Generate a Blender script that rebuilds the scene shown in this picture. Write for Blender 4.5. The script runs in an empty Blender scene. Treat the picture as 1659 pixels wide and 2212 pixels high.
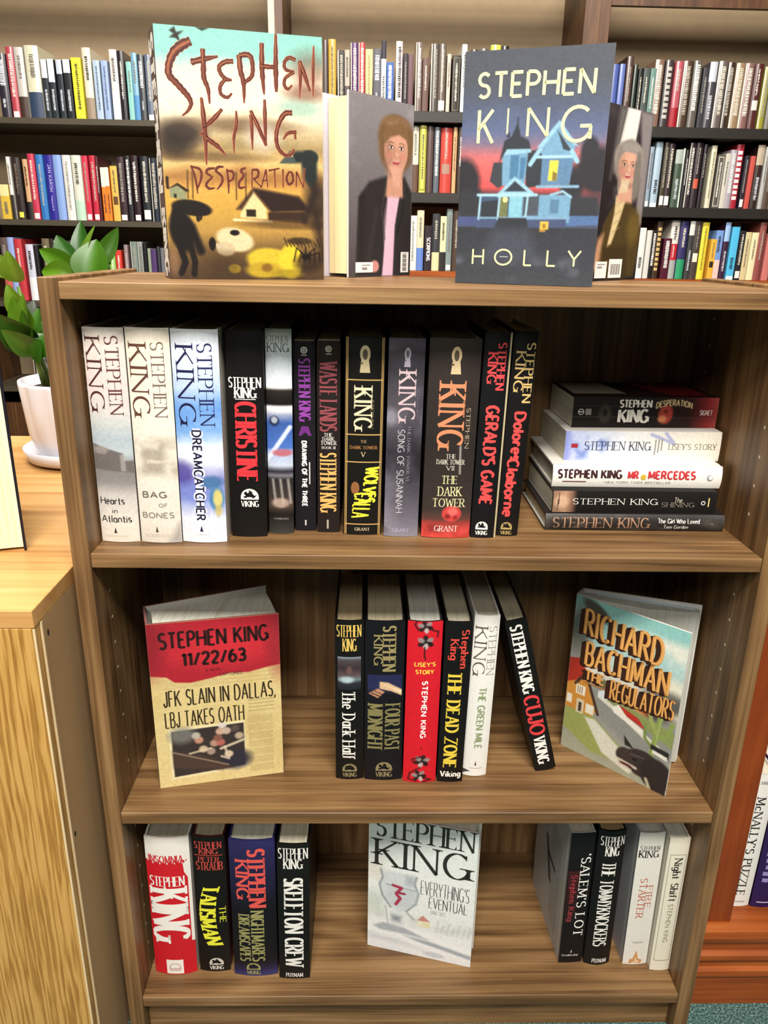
import bpy, math, random
import numpy as np
from mathutils import Vector, Matrix

# ------------------------------------------------------------------ camera, world, lights, exposure
scene = bpy.context.scene
COL = scene.collection
scene.view_settings.view_transform = 'Standard'
scene.view_settings.look = 'None'
scene.view_settings.exposure = 0.0
scene.view_settings.gamma = 1.0
scene.view_settings.use_curve_mapping = False

def camera(loc, yaw, pitch, roll, lens):
    cy, sy, cp, sp = math.cos(yaw), math.sin(yaw), math.cos(pitch), math.sin(pitch)
    f = Vector((sy * cp, cy * cp, -sp)); r = Vector((cy, -sy, 0)); u = r.cross(f)
    r2 = r * math.cos(roll) + u * math.sin(roll); u2 = u * math.cos(roll) - r * math.sin(roll)
    cam = bpy.data.cameras.new('camera'); cam.lens = lens; cam.sensor_width = 36; cam.sensor_fit = 'HORIZONTAL'
    cam.clip_start = .02
    o = bpy.data.objects.new('camera', cam); COL.objects.link(o)
    o.matrix_world = Matrix(((r2.x, u2.x, -f.x, loc[0]), (r2.y, u2.y, -f.y, loc[1]), (r2.z, u2.z, -f.z, loc[2]), (0, 0, 0, 1)))
    scene.camera = o
camera((-.0740, -.7975, 1.085), .02645, .33544, .01788, 36.0)

world = bpy.data.worlds.new('world'); scene.world = world; world.use_nodes = True
bg = world.node_tree.nodes['Background']
bg.inputs[0].default_value = (1.0, .93, .84, 1); bg.inputs[1].default_value = .07

def area(name, loc, target, sx, sy, power, col):
    l = bpy.data.lights.new(name, 'AREA'); l.shape = 'RECTANGLE'; l.size = sx; l.size_y = sy
    l.energy = power; l.color = col
    o = bpy.data.objects.new(name, l); COL.objects.link(o); o.location = loc
    o.rotation_euler = (Vector(target) - Vector(loc)).to_track_quat('-Z', 'Y').to_euler()
    return o
area('ceiling_panel_over_reader', (.1, -1.55, 2.75), (.05, .1, .6), 1.2, .5, 125, (1, .95, .88))
area('ceiling_panel_behind_reader', (-.5, -2.9, 2.7), (0, .1, .7), 1.2, .6, 48, (1, .95, .88))
area('ceiling_panel_by_wall_shelves', (.1, .35, 2.7), (.1, 2.2, 1.3), 2.8, .4, 92, (1, .93, .84))
area('ceiling_panel_over_cabinet', (-1.0, .35, 2.65), (-.7, .3, .7), .8, .6, 22, (1, .95, .88))

# ------------------------------------------------------------------ colours, meshes, objects
def s2l(c):
    return tuple((x / 12.92 if x <= .04045 else ((x + .055) / 1.055) ** 2.4) for x in c)
def rgb(h):
    return tuple(int(h[i:i + 2], 16) / 255 for i in (1, 3, 5))
def C(h):
    return s2l(rgb(h))

class MB:
    """Collects vertices with colours and faces, then links them as one mesh object."""
    def __init__(s): s.v = []; s.c = []; s.f = []; s.m = []
    def add(s, vs, fs, col=(.5, .5, .5), mat=0):
        n = len(s.v); s.v += [tuple(v) for v in vs]
        if col and isinstance(col[0], (tuple, list)): s.c += list(col)
        else: s.c += [tuple(col)] * len(vs)
        for f in fs: s.f.append(tuple(n + i for i in f)); s.m.append(mat)
    def box(s, a, b, col=(.5, .5, .5), mat=0, bev=0):
        (x0, y0, z0), (x1, y1, z1) = a, b
        if bev <= 0:
            s.add([(x0, y0, z0), (x1, y0, z0), (x1, y1, z0), (x0, y1, z0), (x0, y0, z1), (x1, y0, z1), (x1, y1, z1), (x0, y1, z1)],
                  [(0, 3, 2, 1), (4, 5, 6, 7), (0, 1, 5, 4), (1, 2, 6, 5), (2, 3, 7, 6), (3, 0, 4, 7)], col, mat)
            return
        e = bev; P = []; idx = {}
        for ix in (0, 1):
            for iy in (0, 1):
                for iz in (0, 1):
                    X, Y, Z = (x0, x1)[ix], (y0, y1)[iy], (z0, z1)[iz]
                    dx, dy, dz = (e, -e)[ix], (e, -e)[iy], (e, -e)[iz]
                    for k, p in enumerate(((X, Y + dy, Z + dz), (X + dx, Y, Z + dz), (X + dx, Y + dy, Z))):
                        idx[ix, iy, iz, k] = len(P); P.append(p)
        F = []
        g = lambda a, b, c, k: idx[a, b, c, k]
        for i in (0, 1):
            q = [g(i, 0, 0, 0), g(i, 1, 0, 0), g(i, 1, 1, 0), g(i, 0, 1, 0)]; F.append(q if i else q[::-1])
            q = [g(0, i, 0, 1), g(1, i, 0, 1), g(1, i, 1, 1), g(0, i, 1, 1)]; F.append(q[::-1] if i else q)
            q = [g(0, 0, i, 2), g(1, 0, i, 2), g(1, 1, i, 2), g(0, 1, i, 2)]; F.append(q if i else q[::-1])
            for j in (0, 1):
                F.append([g(i, j, 0, 0), g(i, j, 1, 0), g(i, j, 1, 1), g(i, j, 0, 1)])
                F.append([g(i, 0, j, 0), g(i, 1, j, 0), g(i, 1, j, 2), g(i, 0, j, 2)])
                F.append([g(0, i, j, 1), g(1, i, j, 1), g(1, i, j, 2), g(0, i, j, 2)])
                for k in (0, 1): F.append([g(i, j, k, 0), g(i, j, k, 1), g(i, j, k, 2)])
        s.add(P, F, col, mat)
    def prism(s, poly, z0, z1, col=(.5, .5, .5), mat=0):
        n = len(poly)
        s.add([(x, y, z0) for x, y in poly] + [(x, y, z1) for x, y in poly],
              [tuple(range(n))[::-1], tuple(range(n, 2 * n))] + [(i, (i + 1) % n, n + (i + 1) % n, n + i) for i in range(n)], col, mat)
    def tube(s, pts, radii, col, n=8, mat=0):
        pts = [Vector(p) for p in pts]; vs = []; fs = []
        for i, p in enumerate(pts):
            d = (pts[min(i + 1, len(pts) - 1)] - pts[max(i - 1, 0)]).normalized()
            a = d.cross(Vector((0, 1, 0)) if abs(d.y) < .9 else Vector((1, 0, 0))).normalized(); b = d.cross(a)
            for k in range(n):
                t = 2 * math.pi * k / n; vs.append(p + (a * math.cos(t) + b * math.sin(t)) * radii[i])
        for i in range(len(pts) - 1):
            for k in range(n): fs.append((i * n + k, i * n + (k + 1) % n, (i + 1) * n + (k + 1) % n, (i + 1) * n + k))
        fs += [tuple(range(n))[::-1], tuple(range((len(pts) - 1) * n, len(pts) * n))]
        s.add(vs, fs, col, mat)
    def lathe(s, prof, cx, cy, col, n=48, mat=0, rmod=None):
        vs = []; fs = []; m = len(prof)
        for k in range(n):
            t = 2 * math.pi * k / n
            for r, z in prof:
                q = rmod(r, z, t) if rmod else r
                vs.append((cx + q * math.cos(t), cy + q * math.sin(t), z))
        for k in range(n):
            for i in range(m - 1):
                a = k * m + i; b = ((k + 1) % n) * m + i; fs.append((a, b, b + 1, a + 1))
        s.add(vs, fs, col, mat)
    def build(s, name, mats, parent=None, smooth=False, loc=None):
        me = bpy.data.meshes.new(name); me.from_pydata(s.v, [], s.f)
        at = me.color_attributes.new('Col', 'FLOAT_COLOR', 'POINT')
        arr = np.ones((len(s.v), 4), dtype=np.float32); arr[:, :3] = np.array(s.c, dtype=np.float32)[:, :3]
        at.data.foreach_set('color', arr.ravel())
        for m in (mats if isinstance(mats, (list, tuple)) else [mats]): me.materials.append(m)
        me.polygons.foreach_set('material_index', s.m)
        if smooth: me.polygons.foreach_set('use_smooth', [True] * len(me.polygons))
        import bmesh
        bm = bmesh.new(); bm.from_mesh(me); bmesh.ops.recalc_face_normals(bm, faces=bm.faces); bm.to_mesh(me); bm.free()
        o = bpy.data.objects.new(name, me); COL.objects.link(o)
        if parent: o.parent = parent
        if loc: o.location = loc
        return o

def tag(o, label=None, cat=None, group=None, kind=None):
    if label: o['label'] = label
    if cat: o['category'] = cat
    if group: o['group'] = group
    if kind: o['kind'] = kind
    return o
def thing(name, label, cat, loc=(0, 0, 0), rot=(0, 0, 0), group=None):
    o = bpy.data.objects.new(name, None); COL.objects.link(o); o.empty_display_size = .05
    o.location = loc; o.rotation_euler = rot
    return tag(o, label, cat, group)

# ------------------------------------------------------------------ materials
def mat_base(name):
    m = bpy.data.materials.new(name); m.use_nodes = True; nt = m.node_tree
    return m, nt, nt.nodes['Principled BSDF']
def node(nt, t, **k):
    n = nt.nodes.new(t)
    for a, b in k.items(): setattr(n, a, b)
    return n
def mapped(nt, scale, kind='Object'):
    tc = node(nt, 'ShaderNodeTexCoord'); mp = node(nt, 'ShaderNodeMapping'); mp.inputs['Scale'].default_value = scale
    nt.links.new(tc.outputs[kind], mp.inputs['Vector']); return mp.outputs['Vector']
def noise(nt, vec, scale, detail=4, rough=.55, dist=0):
    n = node(nt, 'ShaderNodeTexNoise'); n.inputs['Scale'].default_value = scale; n.inputs['Detail'].default_value = detail
    n.inputs['Roughness'].default_value = rough; n.inputs['Distortion'].default_value = dist
    nt.links.new(vec, n.inputs['Vector']); return n.outputs['Fac']
def ramp(nt, fac, stops):
    r = node(nt, 'ShaderNodeValToRGB'); el = r.color_ramp.elements
    while len(el) < len(stops): el.new(.5)
    for e, (p, h) in zip(el, stops): e.position = p; e.color = (*C(h), 1)
    nt.links.new(fac, r.inputs['Fac']); return r.outputs['Color']
def bump(nt, b, fac, strength, dist=.001):
    n = node(nt, 'ShaderNodeBump'); n.inputs['Strength'].default_value = strength; n.inputs['Distance'].default_value = dist
    nt.links.new(fac, n.inputs['Height']); nt.links.new(n.outputs['Normal'], b.inputs['Normal'])
def mixc(nt, f, a, b, mode='MIX'):
    n = node(nt, 'ShaderNodeMix', data_type='RGBA', blend_type=mode)
    if isinstance(f, (int, float)): n.inputs[0].default_value = f
    else: nt.links.new(f, n.inputs[0])
    for s, i in ((a, 6), (b, 7)):
        if isinstance(s, tuple): n.inputs[i].default_value = (*s[:3], 1)
        else: nt.links.new(s, n.inputs[i])
    return n.outputs[2]

def print_mat(name, rough, spec=.5, coat=0, grain=.06, gscale=420):
    m, nt, b = mat_base(name)
    at = node(nt, 'ShaderNodeVertexColor'); at.layer_name = 'Col'
    f = noise(nt, mapped(nt, (1, 1, 1)), gscale, 3)
    g = ramp(nt, f, [(.3, '#e2e2e2'), (.7, '#ffffff')])
    nt.links.new(mixc(nt, min(1, grain * 8), at.outputs['Color'], g, 'MULTIPLY'), b.inputs['Base Color'])
    b.inputs['Roughness'].default_value = rough; b.inputs['Specular IOR Level'].default_value = spec
    b.inputs['Coat Weight'].default_value = coat; b.inputs['Coat Roughness'].default_value = .12
    return m
M_GLOSS = print_mat('glossy_jacket_print', .4, .25)
M_MYLAR = print_mat('clear_sleeved_jacket', .3, .5, .5)
M_MATTE = print_mat('matte_print', .6, .2)
M_LETTER = print_mat('printed_lettering', .5, .35, grain=.03)
M_ART = print_mat('printed_artwork', .45, .25, grain=.08, gscale=260)

def pages_mat():
    m, nt, b = mat_base('paper_page_edges')
    at = node(nt, 'ShaderNodeVertexColor'); at.layer_name = 'Col'
    f = noise(nt, mapped(nt, (520, 9, 2.5)), 1, 5, .75)
    g = ramp(nt, f, [(.32, '#c4b9a2'), (.47, '#f4efe6'), (.6, '#ffffff')])
    nt.links.new(mixc(nt, .75, at.outputs['Color'], g, 'MULTIPLY'), b.inputs['Base Color'])
    b.inputs['Roughness'].default_value = .85; bump(nt, b, f, .4, .0006); return m
M_PAGES = pages_mat()

def wood(name, axis, stops, fine=1.0, rough=.45, ring=0.0, big=5.0, contrast=.5):
    """Grain runs along AXIS of object space."""
    m, nt, b = mat_base(name)
    i = 'XYZ'.index(axis)
    sc = [72.0 * fine] * 3; sc[i] = 1.7 * fine
    v = mapped(nt, tuple(sc)); f1 = noise(nt, v, 1.0, 5, .6, .6)
    sc2 = [330.0 * fine] * 3; sc2[i] = 7.0 * fine
    f2 = noise(nt, mapped(nt, tuple(sc2)), 1.0, 3, .6)
    sc3 = [big] * 3; sc3[i] = big * .22
    f3 = noise(nt, mapped(nt, tuple(sc3)), 1.0, 3, .5, ring)
    w = node(nt, 'ShaderNodeMath', operation='SINE'); mu = node(nt, 'ShaderNodeMath', operation='MULTIPLY')
    mu.inputs[1].default_value = 60.0; nt.links.new(f3, mu.inputs[0]); nt.links.new(mu.outputs[0], w.inputs[0])
    def mad(a, k, c):
        n = node(nt, 'ShaderNodeMath', operation='MULTIPLY_ADD'); nt.links.new(a, n.inputs[0]); n.inputs[1].default_value = k
        if isinstance(c, (int, float)): n.inputs[2].default_value = c
        else: nt.links.new(c, n.inputs[2])
        return n.outputs[0]
    t = mad(w.outputs[0], .055 if ring == 0 else .1, mad(f2, .7 * contrast, mad(f1, .85, .075 - .35 * contrast)))
    nt.links.new(ramp(nt, t, stops), b.inputs['Base Color'])
    b.inputs['Roughness'].default_value = rough; b.inputs['Specular IOR Level'].default_value = .35
    bump(nt, b, f2, .12, .0004); return m
WAL = [(.28, '#47321d'), (.42, '#6a4d2f'), (.56, '#83633f'), (.78, '#a08058')]
M_WALX = wood('walnut_veneer_along_shelf', 'X', WAL); M_WALZ = wood('walnut_veneer_upright', 'Z', WAL); M_WALY = wood('walnut_veneer_deep', 'Y', WAL)
OAK = [(.3, '#83581f'), (.45, '#a87a38'), (.58, '#bb8d4a'), (.8, '#c99d5c')]
def banded_oak(name):
    m, nt, b = mat_base(name)
    v = mapped(nt, (1, 1, .05)); w = node(nt, 'ShaderNodeTexWave', wave_type='BANDS', bands_direction='X')
    w.inputs['Scale'].default_value = 33; w.inputs['Distortion'].default_value = 9; w.inputs['Detail'].default_value = 2.5; w.inputs['Detail Scale'].default_value = 4.2; w.inputs['Detail Roughness'].default_value = .55
    nt.links.new(v, w.inputs['Vector']); f = noise(nt, mapped(nt, (420, 420, 14)), 1, 3, .6)
    mx = node(nt, 'ShaderNodeMath', operation='MULTIPLY_ADD'); nt.links.new(f, mx.inputs[0]); mx.inputs[1].default_value = .55
    m2 = node(nt, 'ShaderNodeMath', operation='MULTIPLY'); nt.links.new(w.outputs['Fac'], m2.inputs[0]); m2.inputs[1].default_value = .62; nt.links.new(m2.outputs[0], mx.inputs[2])
    nt.links.new(ramp(nt, mx.outputs[0], [(.16, '#8f6227'), (.42, '#ad7f3b'), (.62, '#bd9049'), (.88, '#c89b55')]), b.inputs['Base Color'])
    b.inputs['Roughness'].default_value = .42; bump(nt, b, f, .12, .0004); return m
M_OAKZ = banded_oak('oak_veneer_upright')
M_OAKX = wood('oak_veneer_top', 'X', [(.2, '#a87640'), (.42, '#c49458'), (.62, '#cfa266'), (.9, '#d8b078')], .7, .38, 1.2, 3.5, .5)
CHE = [(.2, '#6a2f10'), (.5, '#94491c'), (.8, '#b3652c')]
M_CHEZ = wood('cherry_wood_upright', 'Z', [(.2, '#6a2c0e'), (.5, '#803812'), (.8, '#8f4418')], .6, .35); M_CHEX = wood('cherry_wood_moulding', 'X', CHE, .8, .35)
M_DARKOAK = wood('brown_stained_upright', 'Z', [(.2, '#2f1b0c'), (.5, '#4a2d16'), (.8, '#674628')], .7, .45)

def plain(name, hexa, rough=.6, var=.12, scale=30, spec=.4):
    m, nt, b = mat_base(name)
    f = noise(nt, mapped(nt, (1, 1, 1)), scale, 4)
    c = C(hexa); lo = tuple(x * (1 - var) for x in c); hi = tuple(min(1, x * (1 + var)) for x in c)
    nt.links.new(mixc(nt, f, lo, hi), b.inputs['Base Color']); b.inputs['Roughness'].default_value = rough
    b.inputs['Specular IOR Level'].default_value = spec; return m
M_BACK = plain('taupe_back_board', '#8a775c', .75)
M_BLACKSHELF = plain('black_steel_shelf', '#1d1813', .5)
M_OLIVESHELF = plain('dark_olive_shelf', '#40382a', .55)
M_HARDBOARD = plain('brown_hardboard_side', '#b08f66', .6, .06, 8)
M_EDGE = plain('pale_laminate_edge', '#d9c096', .5)
M_DARK = plain('dark_recess', '#140d08', .8)
M_PIN = plain('pale_peg_hole', '#e6dcc4', .6)
M_WHITE = plain('white_glazed_ceramic', '#dddce2', .35, .03)
M_SOIL = plain('potting_soil', '#2a211a', .95, .5, 160)
M_WALL = plain('warm_painted_wall', '#a8967a', .85)

def carpet():
    m, nt, b = mat_base('speckled_teal_carpet')
    v = mapped(nt, (1, 1, 1)); f = noise(nt, v, 330, 3, .7)
    nt.links.new(ramp(nt, f, [(.36, '#1e3a38'), (.5, '#3f6460'), (.62, '#7d9c96'), (.72, '#c2d2cb')]), b.inputs['Base Color'])
    b.inputs['Roughness'].default_value = .95; bump(nt, b, f, .9, .004); return m
M_CARPET = carpet()
def leaf_mat():
    m, nt, b = mat_base('glossy_leaf')
    at = node(nt, 'ShaderNodeVertexColor'); at.layer_name = 'Col'
    f = noise(nt, mapped(nt, (1, 1, 1)), 60, 4); g = ramp(nt, f, [(.3, '#d8e0c8'), (.7, '#ffffff')])
    nt.links.new(mixc(nt, .5, at.outputs['Color'], g, 'MULTIPLY'), b.inputs['Base Color'])
    b.inputs['Roughness'].default_value = .38; b.inputs['Specular IOR Level'].default_value = .35; return m
M_LEAF = leaf_mat()

# ------------------------------------------------------------------ lettering: stroke alphabet, drawn with a broad nib
def arc(cx, cy, rx, ry, a0, a1, n=10):
    return [(cx + rx * math.cos(math.radians(a0 + (a1 - a0) * i / n)), cy + ry * math.sin(math.radians(a0 + (a1 - a0) * i / n))) for i in range(n + 1)]
STEM = [(0, 0), (0, 1)]
GL = {
 'A': (.72, [[(0, 0), (.36, 1)], [(.36, 1), (.72, 0)], [(.13, .34), (.59, .34)]]),
 'B': (.56, [STEM, [(0, 1), (.26, 1)] + arc(.26, .76, .24, .24, 90, -90) + [(0, .52)], [(.26, .52)] + arc(.28, .26, .28, .26, 90, -90) + [(0, 0)]]),
 'C': (.66, [arc(.37, .5, .37, .5, 48, 312, 18)]),
 'D': (.66, [STEM, [(0, 1), (.22, 1)] + arc(.22, .5, .44, .5, 90, -90, 14) + [(0, 0)]]),
 'E': (.5, [STEM, [(0, 1), (.5, 1)], [(0, .52), (.4, .52)], [(0, 0), (.5, 0)]]),
 'F': (.48, [STEM, [(0, 1), (.48, 1)], [(0, .52), (.38, .52)]]),
 'G': (.72, [arc(.37, .5, .37, .5, 48, 335, 18), [(.7, .44), (.7, .06)], [(.44, .44), (.72, .44)]]),
 'H': (.66, [STEM, [(.66, 0), (.66, 1)], [(0, .52), (.66, .52)]]),
 'I': (.0, [STEM]),
 'J': (.38, [[(.38, 1), (.38, .25)] + arc(.19, .25, .19, .25, 0, -180)]),
 'K': (.64, [STEM, [(.6, 1), (0, .42)], [(.19, .6), (.64, 0)]]),
 'L': (.46, [STEM, [(0, 0), (.46, 0)]]),
 'M': (.82, [[(.02, 0), (.06, 1)], [(.06, 1), (.41, .12)], [(.41, .12), (.76, 1)], [(.76, 1), (.8, 0)]]),
 'N': (.68, [STEM, [(0, 1), (.68, 0)], [(.68, 0), (.68, 1)]]),
 'O': (.76, [arc(.38, .5, .38, .5, 0, 360, 22)]),
 'P': (.54, [STEM, [(0, 1), (.26, 1)] + arc(.26, .74, .28, .26, 90, -90) + [(0, .48)]]),
 'Q': (.76, [arc(.38, .5, .38, .5, 0, 360, 22), [(.42, .25), (.76, -.08)]]),
 'R': (.6, [STEM, [(0, 1), (.26, 1)] + arc(.26, .75, .27, .25, 90, -90) + [(0, .5)], [(.24, .5), (.6, 0)]]),
 'S': (.5, [arc(.25, .75, .25, .25, 35, 270, 12) + arc(.25, .25, .25, .25, 90, -145, 12)[1:]]),
 'T': (.6, [[(.3, 0), (.3, 1)], [(0, 1), (.6, 1)]]),
 'U': (.62, [[(0, 1), (0, .31)] + arc(.31, .31, .31, .31, 180, 360, 14) + [(.62, 1)]]),
 'V': (.68, [[(0, 1), (.34, 0)], [(.34, 0), (.68, 1)]]),
 'W': (.96, [[(0, 1), (.24, 0)], [(.24, 0), (.48, .9)], [(.48, .9), (.72, 0)], [(.72, 0), (.96, 1)]]),
 'X': (.64, [[(0, 1), (.64, 0)], [(0, 0), (.64, 1)]]),
 'Y': (.64, [[(0, 1), (.32, .45)], [(.64, 1), (.32, .45)], [(.32, .45), (.32, 0)]]),
 'Z': (.58, [[(0, 1), (.58, 1)], [(.58, 1), (0, 0)], [(0, 0), (.58, 0)]]),
 '1': (.2, [[(0, .8), (.2, 1)], [(.2, 1), (.2, 0)]]),
 '2': (.5, [arc(.25, .74, .25, .26, 165, -35) + [(0, 0)], [(0, 0), (.5, 0)]]),
 '3': (.5, [arc(.23, .75, .23, .25, 150, -90) + arc(.24, .26, .26, .26, 90, -150)[1:]]),
 '6': (.52, [arc(.26, .3, .26, .3, 0, 360, 18), [(0, .3), (.02, .55), (.13, .82), (.36, 1)]]),
 '9': (.52, [arc(.26, .7, .26, .3, 0, 360, 18), [(.52, .7), (.5, .45), (.39, .18), (.16, 0)]]),
 "'": (.02, [[(.02, 1), (0, .76)]]), ',': (.06, [[(.06, .06), (0, -.14)]]), '.': (.0, [[(0, 0), (0, .05)]]), '/': (.4, [[(0, 0), (.4, 1)]]),
 'a': (.44, [arc(.21, .31, .21, .31, 0, 360, 14), [(.44, .63), (.44, 0)]]),
 'b': (.46, [[(0, 0), (0, 1)], arc(.24, .31, .22, .31, 0, 360, 14)]),
 'c': (.42, [arc(.24, .31, .24, .31, 50, 310)]),
 'd': (.46, [arc(.22, .31, .22, .31, 0, 360, 14), [(.46, 1), (.46, 0)]]),
 'e': (.45, [[(.02, .34), (.45, .34)] + arc(.23, .31, .22, .31, 8, 310, 12)]),
 'f': (.32, [arc(.28, .8, .17, .2, 50, 180, 6) + [(.11, 0)], [(0, .6), (.28, .6)]]),
 'g': (.46, [arc(.22, .33, .22, .3, 0, 360, 14), [(.46, .63), (.46, -.08)] + arc(.24, -.08, .22, .2, 0, -150, 8)]),
 'h': (.44, [[(0, 0), (0, 1)], arc(.22, .4, .22, .23, 180, 0, 8) + [(.44, 0)]]),
 'i': (.0, [[(0, 0), (0, .62)], [(0, .82), (0, .9)]]),
 'k': (.42, [[(0, 0), (0, 1)], [(.38, .62), (0, .26)], [(.14, .38), (.42, 0)]]),
 'l': (.0, [[(0, 0), (0, 1)]]),
 'm': (.72, [[(0, 0), (0, .63)], arc(.18, .42, .18, .21, 180, 0, 8) + [(.36, 0)], arc(.54, .42, .18, .21, 180, 0, 8) + [(.72, 0)]]),
 'n': (.42, [[(0, 0), (0, .63)], arc(.21, .42, .21, .21, 180, 0, 8) + [(.42, 0)]]),
 'o': (.46, [arc(.23, .31, .23, .31, 0, 360, 16)]),
 'p': (.46, [[(0, -.3), (0, .63)], arc(.24, .31, .22, .31, 0, 360, 14)]),
 'r': (.3, [[(0, 0), (0, .63)], arc(.2, .4, .2, .22, 180, 50, 6)]),
 's': (.34, [arc(.17, .47, .17, .16, 35, 270, 8) + arc(.17, .155, .17, .155, 90, -145, 8)[1:]]),
 't': (.3, [[(.12, .9), (.12, .14)] + arc(.24, .14, .12, .14, 180, 290, 5), [(0, .62), (.3, .62)]]),
 'u': (.42, [[(0, .63), (0, .2)] + arc(.21, .2, .21, .2, 180, 360, 8) + [(.42, .63)], [(.42, .3), (.42, 0)]]),
 'v': (.42, [[(0, .63), (.21, 0)], [(.21, 0), (.42, .63)]]),
 'w': (.62, [[(0, .63), (.15, 0)], [(.15, 0), (.31, .6)], [(.31, .6), (.47, 0)], [(.47, 0), (.62, .63)]]),
 'y': (.42, [[(0, .63), (.21, 0)], [(.42, .63), (.12, -.28)]]),
 ' ': (.26, []), '!': (0, [[(0, .3), (0, 1)], [(0, 0), (0, .06)]]),
}
# thick and thin strokes as shares of the letter height, serif length, gap, taper and wobble
STY = {
 'serif': dict(t=.135, n=.042, s=.13, gap=.23),
 'serifb': dict(t=.18, n=.06, s=.13, gap=.26),
 'block': dict(t=.2, n=.075, s=.06, gap=.24),
 'slab': dict(t=.17, n=.09, s=.0, gap=.22),
 'sans': dict(t=.125, n=.125, s=0, gap=.26),
 'sansl': dict(t=.085, n=.085, s=0, gap=.3),
 'sansb': dict(t=.2, n=.17, s=0, gap=.27),
 'brush': dict(t=.15, n=.1, s=0, gap=.2, taper=.55, wob=.05),
 'brushb': dict(t=.2, n=.13, s=0, gap=.22, taper=.25, wob=.035),
 'hand': dict(t=.085, n=.06, s=0, gap=.2, taper=.3, wob=.04),
}
def resample(pts, step):
    out = [pts[0]]
    for a, b in zip(pts, pts[1:]):
        d = math.dist(a, b); n = max(1, int(math.ceil(d / step)))
        out += [(a[0] + (b[0] - a[0]) * i / n, a[1] + (b[1] - a[1]) * i / n) for i in range(1, n + 1)]
    return out
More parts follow.
